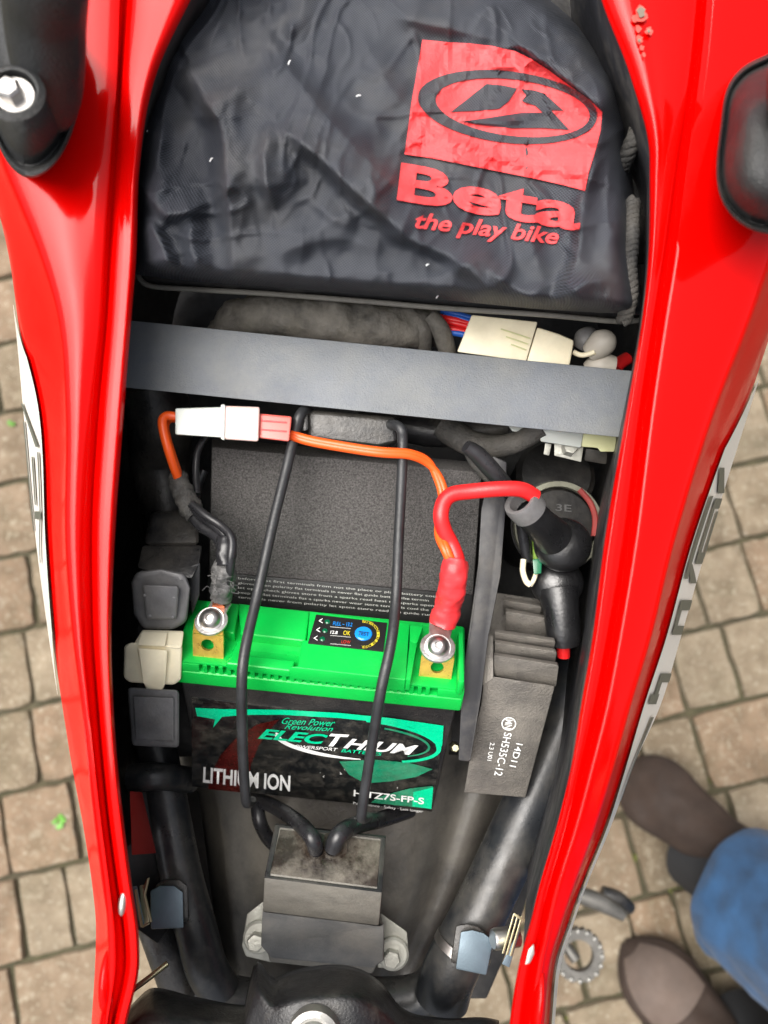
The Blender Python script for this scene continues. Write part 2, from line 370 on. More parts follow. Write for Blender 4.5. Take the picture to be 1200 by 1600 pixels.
# ---------------- ground ----------------
bm = bmesh.new()
b_hex(bm, [Vector(v) for v in ((-60,-60,-.007),(60,-60,-.007),(60,60,-.007),(-60,60,-.007))], [Vector(v) for v in ((-60,-60,-.2),(60,-60,-.2),(60,60,-.2),(-60,60,-.2))])
ground = struct(finish(bm, 'ground', M['mortar'], smooth=False))
def sett_mesh(w, h, sd):
    rnd = random.Random(sd); bm = bmesh.new(); t = .035; out = []
    n = 5
    for side in range(4):
        for k in range(n):
            f = k/n
            if side == 0: x, y = -w/2+w*f, -h/2
            elif side == 1: x, y = w/2, -h/2+h*f
            elif side == 2: x, y = w/2-w*f, h/2
            else: x, y = -w/2, h/2-h*f
            if k == 0: x *= .975; y *= .985
            out.append((x+rnd.uniform(-.0016,.0016), y+rnd.uniform(-.0016,.0016)))
    rings = []
    for sc, z in ((1, -t), (1, -.005), (.99, -.0012), (.975, 0)):
        rings.append([bm.verts.new((x*sc, y*sc, z+(rnd.uniform(-.0006,.0006) if z > -.01 else 0))) for x, y in out])
    for a, b in zip(rings, rings[1:]):
        for k in range(len(a)): bm.faces.new((a[k], a[(k+1)%len(a)], b[(k+1)%len(a)], b[k]))
    bm.faces.new(rings[-1])
    me = bpy.data.meshes.new('paving_sett'); bm.to_mesh(me); bm.free(); me.shade_smooth(); me.set_sharp_from_angle(angle=R(50)); me.materials.append(M['sett']); return me
SW = [.058, .074, .090, .112]
smesh = {(i, k): sett_mesh(SW[i], .100, i*10+k) for i in range(4) for k in range(4)}
rot = R(13); ca, sa = math.cos(rot), math.sin(rot); rnd = random.Random(3)
paved = []
for row in range(-10, 12):
    x = -1.0+rnd.uniform(-.05, 0)
    while x < 1.0:
        i = rnd.choice((0,1,1,2,2,3)); w = SW[i]+.0055; cx = x+w/2; x += w
        cy = row*.1065-.02
        wx, wy = cx*ca-cy*sa, cx*sa+cy*ca
        if not (-.72 < wx < .80 and -.82 < wy < .80): continue
        if (wx/.75)**2 > 9: continue
        o = bpy.data.objects.new('sett', smesh[(i, rnd.randrange(4))]); C.collection.objects.link(o); o.parent = ground
        o.location = (wx, wy, rnd.uniform(-.002,.002)); o.rotation_euler = (rnd.uniform(-.012,.012), rnd.uniform(-.012,.012), rot+rnd.uniform(-.012,.012)+(math.pi if rnd.random()<.5 else 0))
        paved.append((abs(wx)+abs(wy), o))
paved.sort(key=lambda t: t[0])
def weed(px, py, r, n, sd, label):
    rn = random.Random(sd); bm = bmesh.new(); c = V(px, py, 0)
    for k in range(n):
        a = rn.uniform(0, 6.28); l = r*rn.uniform(.5, 1); w = l*.3; d = Vector((math.cos(a), math.sin(a), 0)); s = Vector((-d.y, d.x, 0))
        b = c+d*rn.uniform(0, r*.3)+Vector((0,0,rn.uniform(0,.004))); m_ = b+d*l*.5+Vector((0,0,l*.5)); e = b+d*l+Vector((0,0,l*.3))
        v = [bm.verts.new(p) for p in (b, m_+s*w, e, m_-s*w)]
        bm.faces.new(v)
    return tag(finish(bm, 'weed', M['leaf'], recalc=False), label, 'weed', 'weeds growing in the paving joints')
weed(94, 1283, .009, 30, 1, 'small bright green weed in the joint of the lower left paving')
weed(20, 662, .006, 14, 2, 'tiny green weed in a joint near the left edge, higher of two')
moss = bmesh.new(); rn = random.Random(5)
for (mx_, my_) in ((75,1197),(70,1590),(1108,1070),(1000,1215),(1120,1220),(905,1588),(1160,1545),(985,1340),(1050,1385),(40,450)):
    for k in range(40):
        p = V(mx_+rn.gauss(0, 9), my_+rn.gauss(0, 4), -.006); r = rn.uniform(.001,.0028)
        bmesh.ops.create_icosphere(moss, subdivisions=1, radius=r, matrix=Matrix.Translation(p))
M['moss'] = mat('moss', (.09,.10,.02), .95, var=.3)
stuff(tag(finish(moss, 'moss', M['moss'], recalc=False), 'dull green moss crumbs in the joints of the paving', 'moss'))

# ---------------- motorcycle ----------------
bike = thing('motorcycle', 'red motorcycle seen from above with its seat off and compartment open', 'motorcycle', (0,0,0))
YS = [-260,-60,0,120,250,400,500,640,850,1000,1100,1200,1290,1390,1450,1500,1600,1700]
def zr(y): return interp([-260,0,250,500,850,1200,1450,1700], [.888,.872,.86,.848,.836,.826,.816,.806], y)
LX = dict(
 c1=[400,330,298,243,219,213,205,194,179,174,177,184,194,207,216,218,198,180],
 gr=[222,208,205,193,188,178,172,160,148,150,156,164,173,187,196,200,180,162],
 gl=[200,187,185,182,174,165,160,147,137,140,148,157,167,180,189,191,172,154],
 c7=[-140,-90,-75,-40,0,60,89,101,101,113,126,138,149,162,167,168,162,150],
 c9=[-160,-105,-90,-60,-20,17,33,66,77,88,100,116,132,147,152,151,145,138],
 c10=[-165,-110,-94,-64,-24,14,28,42,62,82,97,113,130,145,150,149,143,136])
RX = dict(
 c1=[860,925,940,985,1015,1013,1003,979,944,925,908,892,872,843,826,812,796,785],
 gr=[1095,1092,1089,1077,1058,1038,1022,1001,974,949,930,907,884,855,843,830,814,802],
 gl=[1115,1108,1105,1093,1074,1054,1038,1017,990,965,946,921,897,866,852,841,826,812],
 c7=[1400,1340,1320,1290,1250,1210,1175,1120,1055,1018,988,960,932,896,876,861,851,842],
 c9=[1430,1390,1370,1340,1290,1245,1207,1150,1075,1034,1001,972,944,905,884,867,857,848],
 c10=[1440,1400,1380,1350,1300,1252,1212,1166,1100,1057,1027,983,950,909,889,873,862,853])
def cols(T, y, s):
    """s=+1 left panel (outward = -x), -1 right panel; returns (px, dz) list"""
    g = {k: interp(YS, v, y) for k, v in T.items()}
    c1 = g['c1']; k = s
    lipw = abs(c1-g['gr'])
    m1 = g['gl']*.5+g['c7']*.5; q = 0 if s > 0 else 1
    return [(c1-k*9, -.016), (c1-k*3, -.009), (c1, -.0035), (c1-k*lipw*.12, -.0008), (c1-k*lipw*.26, .0004), (c1-k*lipw*.4, .0004), (c1-k*lipw*.6, .0004), (c1-k*lipw*.85, .0), (g['gr'], -.0010),
            ((g['gr']+g['gl'])/2, -.0042), (g['gl'], -.0012), (g['gl']-k*7, .0008-q*.0012), (m1, .0030-q*.005), (g['c7']*.85+m1*.15, .0022-q*.007), (g['c7'], -.0015-q*.008), (g['c7']*.75+g['c9']*.25, -.013-q*.006),
            (g['c9'], -.045), (g['c10'], -.085), (g['c10']+k*5, -.092)]
def panel(T, s, name):
    nc = 19; sub_ = 3
    def fn(u, v):
        y = -250+v*1940; cs = cols(T, y, s); f = u*(nc-1)
        i = min(int(f), nc-2); t = f-i
        P = []
        for q in (i-1, i, i+1, i+2):
            q = max(0, min(nc-1, q)); P.append(V(cs[q][0], y, zr(y)+cs[q][1]))
        # monotone-ish catmull with low tension to keep creases
        p0, p1, p2, p3 = P; a = (p2-p0)*.38; b = (p3-p1)*.38
        h = lambda x: x
        m_ = (2*t**3-3*t*t+1)*p1+(t**3-2*t*t+t)*a+(-2*t**3+3*t*t)*p2+(t**3-t*t)*b
        return m_
    o = grid(name, (nc-1)*sub_+1, 150, fn, M['red'], bike, solid=0, angle=80)
    m = o.modifiers.new('solid', 'SOLIDIFY'); m.thickness = .0022; m.offset = -1
    return o
lp = panel(LX, 1, 'side_panel'); rp = panel(RX, -1, 'side_panel')
lp['label'] = 'left glossy red side panel'; rp['label'] = 'right glossy red side panel'
# underside flange of the panels (dark inner wall going down)
def decal(T, s, par, y0, y1, a0, a1):
    def fn(u, v):
        y = y0+(y1-y0)*v; g9 = interp(YS, T['c9'], y); g10 = interp(YS, T['c10'], y)
        t = a0+(a1-a0)*u
        A = V(g9, y, zr(y)-.045); B = V(g10, y, zr(y)-.085)
        return A.lerp(B, t)+Vector((-s*.0009, 0, .0009))
    return fn
def dstrip(T, s, par, segs, off, m_, name):
    bm = bmesh.new()
    for (y0, y1, a0, a1) in segs:
        n = max(2, int(abs(y1-y0)/12)+1); prev = None
        for i in range(n):
            y = y0+(y1-y0)*i/(n-1); g9 = interp(YS, T['c9'], y); g10 = interp(YS, T['c10'], y)
            A = V(g9, y, zr(y)-.045); B = V(g10, y, zr(y)-.085); o_ = Vector((-s*off, 0, off))
            aa0 = a0[0]+(a0[1]-a0[0])*i/(n-1) if isinstance(a0, tuple) else a0
            aa1 = a1[0]+(a1[1]-a1[0])*i/(n-1) if isinstance(a1, tuple) else a1
            k = 5
            cur = [bm.verts.new(A.lerp(B, aa0+(aa1-aa0)*q/k)+o_) for q in range(k+1)]
            if prev:
                for q in range(k): bm.faces.new((prev[q], prev[q+1], cur[q+1], cur[q]))
            prev = cur
    for f in bm.faces:
        if f.normal.z < 0: pass
    return finish(bm, name, m_, par, recalc=True)
dstrip(LX, 1, lp, [(478,560,(.85,.02),1.04),(560,990,.02,1.04),(990,1085,(.02,.9),1.04)], .0010, M['decal'], 'decal')
dstrip(LX, 1, lp, [(632,700,(.9,.1),(1.02,.3)),(660,830,(.9,.9),(1.0,1.0)),(708,800,.12,.22),(715,790,.5,.62),(800,812,.12,.7),(812,880,(.15,.5),(.28,.6))], .0016, M['decgrey'], 'decal_lettering')
dstrip(RX, -1, rp, [(595,700,(.9,.05),1.04),(700,1200,.03,1.04),(1200,1690,.05,1.04)], .0010, M['decal'], 'decal')
dstrip(RX, -1, rp, [(732,772,(.02,.50),(.36,1.0)),(776,905,.06,.26),(784,880,.46,.66),(780,796,.46,.98),(864,882,.46,.95),(800,872,.84,.98),(882,912,(.1,.5),(.3,.95)),(940,992,.2,.42),(938,954,.2,.98),(978,992,.2,.9),(1052,1098,.3,.52),(1052,1066,.3,.98),(1084,1100,.12,.6),(1120,1250,.6,.78)], .0016, M['decgrey'], 'decal_lettering')
# paint chips on the right panel top
bm = bmesh.new(); bm2 = bmesh.new(); rn = random.Random(11)
def blob(bm, cx, cy, r, z):
    n = 11; poly_bm_pts = [(cx+r*rn.uniform(.55,1.1)*math.cos(6.28*k/n), cy+r*rn.uniform(.6,1.2)*math.sin(6.28*k/n)) for k in range(n)]
    bm.faces.new([bm.verts.new(V(x, y, z)) for x, y in poly_bm_pts])
for (x, y, r) in ((1001,22,13),(998,45,6),(1014,48,7),(999,62,7),(1003,75,5),(1006,85,4),(992,30,7)): blob(bm2, x, y, r, zr(y)+.0016)
for (x, y, r) in ((1002,19,8),(1014,48,3),(999,63,3)): blob(bm, x, y, r, zr(y)+.0021)
finish(bm2, 'scuff', M['chipp'], rp, smooth=False); finish(bm, 'paint_chip', M['chip'], rp, smooth=False)
# raised boss and small fixings at the foot of each panel
def ell(name, px, py, z, a, b, h, mt, par, rotz=0):
    bm = bmesh.new(); bmesh.ops.create_uvsphere(bm, u_segments=24, v_segments=12, radius=1)
    mtx = Matrix.Translation(V(px, py, z))@Matrix.Rotation(rotz, 4, 'Z')@Matrix.Diagonal((a, b, h, 1))
    bmesh.ops.transform(bm, matrix=mtx, verts=bm.verts)
    return finish(bm, name, mt, par, angle=80)
ell('moulded_boss', 171, 1530, zr(1530)-.004, .0028, .011, .0075, M['red'], lp)
ell('moulded_boss', 838, 1560, zr(1560)-.0045, .0024, .012, .0075, M['red'], rp, R(-8))
ell('rivet', 192, 1411, zr(1411)-.0002, .0014, .0042, .0016, M['alu'], lp, R(-4))
hexa('slot_plate', [(820,1508,.82),(826,1484,.82),(834,1474,.82),(835,1490,.82),(828,1505,.82)], [(820,1508,.812),(826,1484,.812),(834,1474,.812),(835,1490,.812),(828,1505,.812)], M['alu'], rp, .0004)

# grab handles
def grab(outline, z0, crest, zc, inner, name, lbl):
    g = None
    n = 48; pts = catmull([Vector((x, y, 0)) for x, y in outline+outline[:1]], 8)[:-1]
    cx, cy = inner
    lv = [(1.0, 0, -.012), (1.0, 0, .0015), (.985, 0, .0035), (.955, 0, .0042), (.93, 0, .0035), (.915, 0, .0012), (.90, 0, .0015), (.82, 0, .009), (.68, 0, .016), (.5, 0, .0215), (.3, 0, .0235), (.12, 0, .0245)]
    bm = bmesh.new(); rings = []
    for sc, _, dz in lv:
        rings.append([bm.verts.new(V(cx+(p.x-cx)*sc, cy+(p.y-cy)*sc, z0+dz)) for p in pts])
    for a, b in zip(rings, rings[1:]):
        for k in range(len(a)): bm.faces.new((a[k], a[(k+1)%len(a)], b[(k+1)%len(a)], b[k]))
    bm.faces.new(rings[-1]); bm.faces.new(rings[0][::-1])
    return finish(bm, name, M['grab'], bike, lbl, angle=60)
gl = grab([(85,15),(112,42),(130,85),(130,140),(112,210),(85,258),(50,278),(18,262),(-8,215),(-30,140),(-60,40),(-90,-60),(-60,-160),(0,-160),(50,-80)], .877, None, .9, (25,70), 'grab_handle', 'left grab handle base with silver hex bolt')
# arched arm of the left handle rising to the top
bm = bmesh.new(); b_tube(bm, [V(74,-180,.93), V(72,-60,.926), V(70,20,.912), V(74,90,.900), V(78,150,.889), V(78,190,.882)], [.0105,.0108,.011,.0105,.009,.006], 24, 8)
finish(bm, 'handle_arm', M['grab'], gl, angle=80)
hb = V(22,146,.905); ax = Vector((.12,-.05,1))
lathe('bolt_recess', [(.0086,.0002),(.0070,.0014),(.0064,.0012),(.0056,-.004),(0,-.004)], hb, ax, M['grab'], gl, 36)
lathe('washer', [(0,-.0005),(.0052,-.0005),(.0056,-.003)], hb, ax, M['steel'], gl, 32)
lathe('bolt', [(0,.0036),(.0026,.0035),(.0034,.0028),(.0035,.0026),(.0035,-.001)], hb+Vector((-.0008,0,.0)), ax, M['steel'], gl, 6, angle=20)
gr_ = grab([(1200,84),(1160,105),(1135,140),(1125,200),(1119,260),(1124,305),(1145,340),(1180,362),(1225,364),(1270,330),(1300,240),(1290,140),(1245,90)], .877, None, .9, (1205,225), 'grab_handle', 'right grab handle base cut by the frame edge')
bm = bmesh.new(); b_tube(bm, [V(1380,-180,.93), V(1350,-60,.93), V(1310,40,.925), V(1285,130,.912), V(1260,240,.893)], [.012,.012,.013,.014,.008], 24, 8)
finish(bm, 'handle_arm', M['grab'], gr_, angle=80)

# compartment: floor and walls
def floor_fn(u, v):
    y = -160+v*1410; xl = interp(YS, LX['c1'], y)-190; xr = interp(YS, RX['c1'], y)+150
    z = .69-.03*math.sin(math.pi*u)+.004*mnoise.noise(Vector((u*4, v*5, 1)))
    a, b = V(xl, y, zr(y)-.03), V(xr, y, zr(y)-.03)
    p = a.lerp(b, u); p.z = z; return p
def wall_fn(T, s):
    def f(u, v):
        y = -220+v*(1640 if s > 0 else 1700); x = interp(YS, T['c1'], y); xo = interp(YS, T['c10'], y)
        t = V(x-s*7, y, zr(y)-.006); wid = abs(V(xo, y, zr(y)-.085).x-t.x)-.006
        lean = (.36 if s > 0 else .20+.10*max(0, min(1, (700-y)/500)))
        D = max(.018, min(.10, wid/lean*.9))
        dep = [0, .25, .5, .75, 1][min(4, int(u*5))] if u < .81 else 1
        z = D*min(1, u/.8); p = t+Vector((-s*lean*z, 0, -z))
        if u > .99: p.z -= max(0, .17-D) if y < 1320 else max(0, .17-D)*max(0, 1-(y-1320)/120)+.012
        return p
    return f
grid('battery_compartment_floor', 30, 40, floor_fn, M['liner'], bike, solid=.003)
wl_ = grid('inner_wall', 6, 60, wall_fn(LX, 1), M['liner'], bike, solid=.0015)
wr_ = grid('inner_wall', 6, 60, wall_fn(RX, -1), M['wall'], bike, solid=.0015)
# dusty mudguard below
def mud_fn(u, v):
    y = 1120+v*470
    xl = interp([1120,1250,1400,1530,1600],[225,300,326,346,352], y); xr = interp([1120,1250,1400,1530,1600],[860,800,740,672,660], y)
    x = xl+(xr-xl)*u
    e = abs(2*u-1)
    z = .672-.045*e**4-.012*math.exp(-((u-.84)/.05)**2)+.0015*mnoise.noise(Vector((u*7, v*7, 0)))
    return V(x, y, z)
grid('rear_mudguard', 50, 36, mud_fn, M['tray'], bike, solid=.003)
# mudguard skirts closing most of the sides
hexa('mudguard_skirt', [(222,1200,.69),(310,1235,.655),(352,1560,.655),(300,1560,.66),(262,1440,.66),(232,1330,.66)], [(222,1200,.6),(310,1235,.6),(352,1560,.6),(300,1560,.6),(262,1440,.6),(232,1330,.6)], M['liner'], bike, .001)
hexa('mudguard_skirt', [(905,1100,.66),(890,1200,.66),(850,1310,.66),(812,1440,.66),(760,1560,.66),(672,1560,.66),(800,1240,.66)], [(905,1100,.6),(890,1200,.6),(850,1310,.6),(812,1440,.6),(760,1560,.6),(672,1560,.6),(800,1240,.6)], M['liner'], bike, .001)
hexa('inner_guard', [(186,1236,.715),(262,1236,.70),(262,1300,.70),(272,1370,.70),(272,1440,.70),(246,1475,.705),(206,1446,.715),(190,1330,.715)], [(186,1236,.69),(262,1236,.68),(262,1300,.68),(272,1370,.68),(272,1440,.68),(246,1475,.68),(206,1446,.69),(190,1330,.69)], M['liner'], bike, .001)
hexa('panel_reflection', [(203,1236,.76),(222,1238,.73),(244,1333,.72),(206,1336,.745)], [(203,1236,.755),(222,1238,.725),(244,1333,.715),(206,1336,.74)], M['redrefl'], bike, .0005)  # thin dark red plate added to stand in for the side panel's reflection

# frame tubes
tube('frame_tube', [(240,1150,.700),(256,1225,.700),(268,1290,.700),(284,1370,.700),(306,1450,.698),(322,1510,.696),(345,1550,.692)], [.0098]*7, M['tube'], bike, 28, label='thin left frame tube')
tube('frame_tube', [(925,960,.700),(903,1060,.702),(868,1160,.704),(812,1290,.706),(752,1420,.706),(705,1512,.704),(690,1560,.700)], [.0128]*7, M['tube'], bike, 32, label='thick right frame tube')
tube('frame_cross_tube', [(315,1530,.690),(355,1560,.688),(430,1568,.69),(520,1560,.69),(600,1565,.69),(660,1556,.69),(695,1525,.696)], .0105, M['tube'], bike, 24)
lathe('tube_clamp_band', [(.0138,-.002),(.0138,.002),(.0130,.002),(.013,-.002),(.0138,-.002)], V(722,1482,.706), V(705,1512,.704)-V(752,1420,.706), M['steel'], bike, 36, angle=20)
tube('frame_gusset_tube', [(205,1215,.722),(250,1213,.722),(296,1219,.70)], .0062, M['tube'], bike, 20)
tube('cable_sleeve', [(235,1420,.69),(262,1480,.685),(285,1540,.68),(305,1610,.67)], [.009,.0105,.011,.011], M['rubber'], bike, 18)
tube('brake_hose', [(196,1555,.74),(230,1530,.742),(262,1505,.74)], .0012, M['olive'], bike, 10)
# cross bar
def hexb(name, top, th, mt, par, bevel=.0006, dy=0, label=None):
    return hexa(name, top, [(x, y+dy, z-th) for x, y, z in top], mt, par, bevel, label)
hexb('cross_bar', [(196,500,.806),(990,580,.806),(976,684,.806),(192,605,.806)], .0025, M['bar'], bike, .0004, 0, 'flat blue-grey cross bar')
# storage tray under the bag: lip and back wall
bm = bmesh.new()
lipc = [(214,426),(232,446),(300,452),(420,459),(560,470),(700,482),(850,492),(960,502),(1002,500)]
b_tube(bm, [V(x, y, .802) for x, y in lipc], .0011, 10, 6)
tray = thing('storage_tray', 'black plastic tail tray with a worn edge holding the cloth bag', 'tray', (0,.1,.8))
finish(bm, 'tray_lip', M['cdi'], tray)
bm = bmesh.new(); ln = catmull([V(x, y, .8015) for x, y in lipc], 6)
up = [V(x, y-26, .804) for x, y in lipc]; up = catmull(up, 6)
bk = [V(x, y-55, .80) for x, y in lipc]; bk = catmull(bk, 6)
R1 = [bm.verts.new(p) for p in ln]; R2 = [bm.verts.new(p) for p in up]; R3 = [bm.verts.new(p) for p in bk]
for a, b in ((R1, R2), (R2, R3)):
    for k in range(len(a)-1): bm.faces.new((a[k], a[k+1], b[k+1], b[k]))
to = finish(bm, 'tray_front', M['liner'], tray, recalc=False)
tm = to.modifiers.new('s', 'SOLIDIFY'); tm.thickness = .002
def trayf(u, v):
    y = -330+v*740; xl = interp(YS, LX['c1'], y)-45; xr = interp(YS, RX['c1'], y)+45
    e = abs(2*u-1)
    z = .808+.014*(y < 0)*(-y/240)+.030*max(0, e-.86)/.14
    return V(xl+(xr-xl)*u, y, z)
grid('tray_floor', 60, 40, trayf, M['liner'], tray, solid=.002)
for i in range(3):
    hexb('vent_rib', [(893+i*13,-4,.8225),(900+i*13,-6,.8225),(907+i*13,10,.8225),(901+i*13,13,.8225)], .004, M['blackpl'], tray, .0004)

# ---------------- the cloth bag ----------------
bag = thing('tool_bag', 'black woven nylon tool bag with red screen-printed logo lying in the tail tray', 'bag', tuple(V(600,250,.81)))
BT = 0
FOLD = [ # polyline px, height mm, gentle width, steep width, steep side (+1 = left of travel direction on the photo)
 ([(296,105),(322,160),(346,205),(354,300),(366,428)], 8.5, 95, 9, -1), ([(424,190),(411,250),(424,330)], 3.6, 60, 7, -1),
 ([(432,192),(500,248),(560,305),(640,372)], 6, 60, 8, -1), ([(400,20),(450,105),(520,190),(600,275),(680,330)], 3.4, 70, 8, 1),
 ([(220,286),(262,336),(330,314)], 5.5, 45, 8, -1), ([(226,340),(250,372),(272,430)], 5, 26, 8, 1), ([(300,340),(296,380),(310,430)], 4, 30, 8, -1), ([(262,190),(250,250),(262,300)], 2.5, 40, 10, 1),
 ([(798,58),(850,98),(900,135),(946,178)], 4.0, 46, 6, -1), ([(944,105),(946,170),(930,250),(912,330)], 4.0, 55, 8, 1),
 ([(910,300),(902,400),(868,478)], 4.5, 50, 8, -1), ([(598,362),(700,400),(782,464)], 3.6, 60, 8, -1), ([(760,420),(810,455),(850,478)], 2.6, 30, 7, -1),
 ([(880,470),(915,440),(960,440)], 3.5, 30, 7, 1), ([(960,240),(972,320),(962,400),(978,460)], 3, 30, 8, 1), ([(640,440),(700,428),(770,392)], 1.8, 40, 10, 1),
 ([(420,400),(520,372),(600,392)], 2.2, 50, 14, -1), ([(560,40),(600,120),(650,180)], 1.6, 50, 14, 1), ([(600,20),(700,44),(800,66)], 2.2, 50, 12, -1),
 ([(250,130),(300,62),(380,20)], 3, 60, 26, 1), ([(440,60),(470,20),(480,-60)], 2.5, 40, 12, 1), ([(470,300),(520,340),(560,352)], 2, 40, 9, -1), ([(840,300),(835,380),(850,440)], 1.6, 30, 10, 1)]
FC = [([Vector((p.x, p.y)) for p in catmull([Vector((x, y, 0)) for x, y in pl], 4)], h, g, st, sd_) for pl, h, g, st, sd_ in FOLD]
def bagz(px, py):
    xl = interp([-100,0,120,250,400,440],[370,275,222,202,200,206], py); xr = interp([-100,0,50,110,160,250,400,500],[760,860,915,960,980,986,996,1003], py)
    yb = interp([200,300,420,560,700,850,1000],[428,440,448,460,470,484,492], px)
    ex = min((px-xl), (xr-px)*1.0); ey = (yb-py)
    f = lambda d, w: max(0, min(1, d/w))
    hx = 1-(1-f(ex, 48))**2.2; hy = 1-(1-f(ey, 26))**2.4
    z = .811+.031*hx*hy+.006*math.exp(-((px-520)/260)**2-((py-190)/200)**2)+(.010 if py<0 else 0)*min(1,-py/100 if py<0 else 0)
    env = min(1, .35+hx*hy)
    p = Vector((px, py))
    for pts, h, gw, sw, side in FC:
        best = 1e9; bi = 0
        for k, q in enumerate(pts):
            d = (q.x-px)**2+(q.y-py)**2
            if d < best: best = d; bi = k
        if best > (gw*2.6)**2: continue
        dd = 1e9; sg = 1; al = 0
        for a in (max(0, bi-1), bi):
            if a >= len(pts)-1: continue
            ab = pts[a+1]-pts[a]; t = max(0, min(1, (p-pts[a]).dot(ab)/ab.length_squared)); q = p-(pts[a]+ab*t)
            if q.length < dd: dd = q.length; sg = 1 if ab.x*(p.y-pts[a].y)-ab.y*(p.x-pts[a].x) < 0 else -1; al = (a+t)/(len(pts)-1)
        w = sw*1.5 if sg == side else gw
        fade = min(1, .15+3.2*min(al, 1-al))
        k = math.exp(-(dd/w)**1.25) if sg == side else math.exp(-(dd/w)**1.6)
        z += h*.0025*k*env*fade
    n = mnoise.noise(Vector((px*.009, py*.008, 3)))*.0030+mnoise.noise(Vector((px*.021+py*.008, py*.018, 9)))*.0024+mnoise.noise(Vector((px*.05+py*.02, py*.03, 2)))*.0005
    for sx_, sy_, o_, am in ((.018,.006,3.3,.0022),(.006,.017,7.7,.0020),(.02,.014,12.1,.0014)):
        q = mnoise.noise(Vector((px*sx_+py*.004, py*sy_-px*.003, o_))); n += am*max(0, 1-abs(q)/.10)**1.5*(.35+.65*max(0, mnoise.noise(Vector((px*.006, py*.006, o_+5)))*2+.2))
    return z+n*env
NU, NV = 170, 118
def bagfn(u, v):
    py = -110+v*(610); 
    xl = interp([-100,0,120,250,400,440,500],[370,275,222,202,200,206,214], py); xr = interp([-100,0,50,110,160,250,400,500],[760,860,915,960,980,986,996,1003], py)
    px = xl+(xr-xl)*u
    yb = interp([200,300,420,560,700,850,1000],[428,440,448,460,470,484,492], px)
    if py > yb:                                # tuck the hem under
        k = min(1, (py-yb)/60); return V(px, yb+3*min(1,k*4), .811-.004*k)+Vector((0, .004*k, 0))
    return V(px, py, bagz(px, py))
bo = grid('bag_cloth', NU, NV, bagfn, M['weave'], bag, angle=180)
me = bo.data; uv = me.uv_layers.new(name='UVMap')
for l in me.loops:
    co = me.vertices[l.vertex_index].co; uv.data[l.index].uv = (co.x, co.y+ .6*co.z)
sm = bo.modifiers.new('ss', 'SUBSURF'); sm.levels = 1; sm.render_levels = 1
onbag = lambda off: (lambda x, y: V(x, y, bagz(x, y)+off))
# print
bm = bmesh.new()
# background with ring and mark cut out is built as layered print (0.3 mm apart)
poly_bm(bm, [(660,62),(700,66),(735,68),(770,72),(805,80),(830,92),(858,110),(890,134),(920,155),(941,175),(938,205),(931,232),(920,268),(914,298),(880,289),(840,280),(780,268),(720,256),(675,247),(632,241),(636,215),(643,160),(652,110)])
drape(bm, 'printed_square', M['bagprint'], onbag(.0011), bag, 7)
M['bagblack'] = M['weave'].copy(); M['bagblack'].name = 'unprinted_cloth'
def with_uv(o):
    me = o.data; uv = me.uv_layers.new(name='UVMap')
    for l in me.loops:
        co = me.vertices[l.vertex_index].co; uv.data[l.index].uv = (co.x, co.y+.6*co.z)
    return o
def wob(f): return f
ring = []
bm = bmesh.new()
o_, i_ = [], []
for k in range(48):
    t = 2*math.pi*k/48; cr, sr = math.cos(R(7)), math.sin(R(7))
    x, y = 141*math.cos(t), 56*math.sin(t); o_.append((793+x*cr-y*sr, 167+x*sr+y*cr))
    x, y = 121*math.cos(t), 44*math.sin(t); i_.append((801+x*cr-y*sr, 168+x*sr+y*cr))
ov = [bm.verts.new((x, y, 0)) for x, y in o_]; iv = [bm.verts.new((x, y, 0)) for x, y in i_]
for k in range(48): bm.faces.new((ov[k], ov[(k+1)%48], iv[(k+1)%48], iv[k]))
with_uv(drape(bm, 'logo_ring', M['bagblack'], onbag(.0016), bag, 7))
bm = bmesh.new()
poly_bm(bm, [(760,131),(784,133),(808,138),(795,158),(780,170),(745,173),(704,175),(730,155)])
poly_bm(bm, [(814,139),(835,141),(851,146),(866,160),(881,173),(861,172),(876,188),(890,203),(850,200),(800,200),(760,196),(718,190),(770,183),(815,176),(848,176),(836,165),(815,158),(822,149)])
with_uv(drape(bm, 'logo_mark', M['bagblack'], onbag(.0016), bag, 7))
bm = text_bm('Beta', bold=.03); fit(bm, (620,313), (905,362), (627,254)); drape(bm, 'logo_lettering', M['bagprint'], onbag(.0011), bag, 7)
bm = text_bm('the play bike', bold=.02, shear=.3); fit(bm, (648,364), (872,390), (650,331)); drape(bm, 'slogan_lettering', M['bagprint'], onbag(.0011), bag, 7)
# braided drawcord on the right
def cord(pts, r, name, par, turns=1.0):
    bm = bmesh.new(); P = catmull([V(*p) for p in pts], 14); L_ = 0; rings = []
    for s in range(3):
        q = []; d = 0; a0 = None
        for i, p in enumerate(P):
            if i: d += (P[i]-P[i-1]).length
            t = (P[min(i+1,len(P)-1)]-P[max(i-1,0)]).normalized()
            a = Vector((0,0,1)); a = (a-t*a.dot(t)).normalized(); b = t.cross(a); ph = d/.0065*6.283+s*2.094
            q.append(p+(a*math.cos(ph)+b*math.sin(ph))*r*.5)
        b_tube(bm, q, r*.62, 8, 1, sm=False)
    return finish(bm, name, M['tape'], par, angle=80)
cord([(985,120,.828),(998,160,.832),(996,200,.834),(984,232,.832),(972,262,.824)], .0030, 'drawcord', bag)
cord([(988,315,.829),(986,360,.831),(982,410,.83),(984,460,.827),(975,502,.82)], .0030, 'drawcord', bag)
bm = bmesh.new(); rn = random.Random(9)
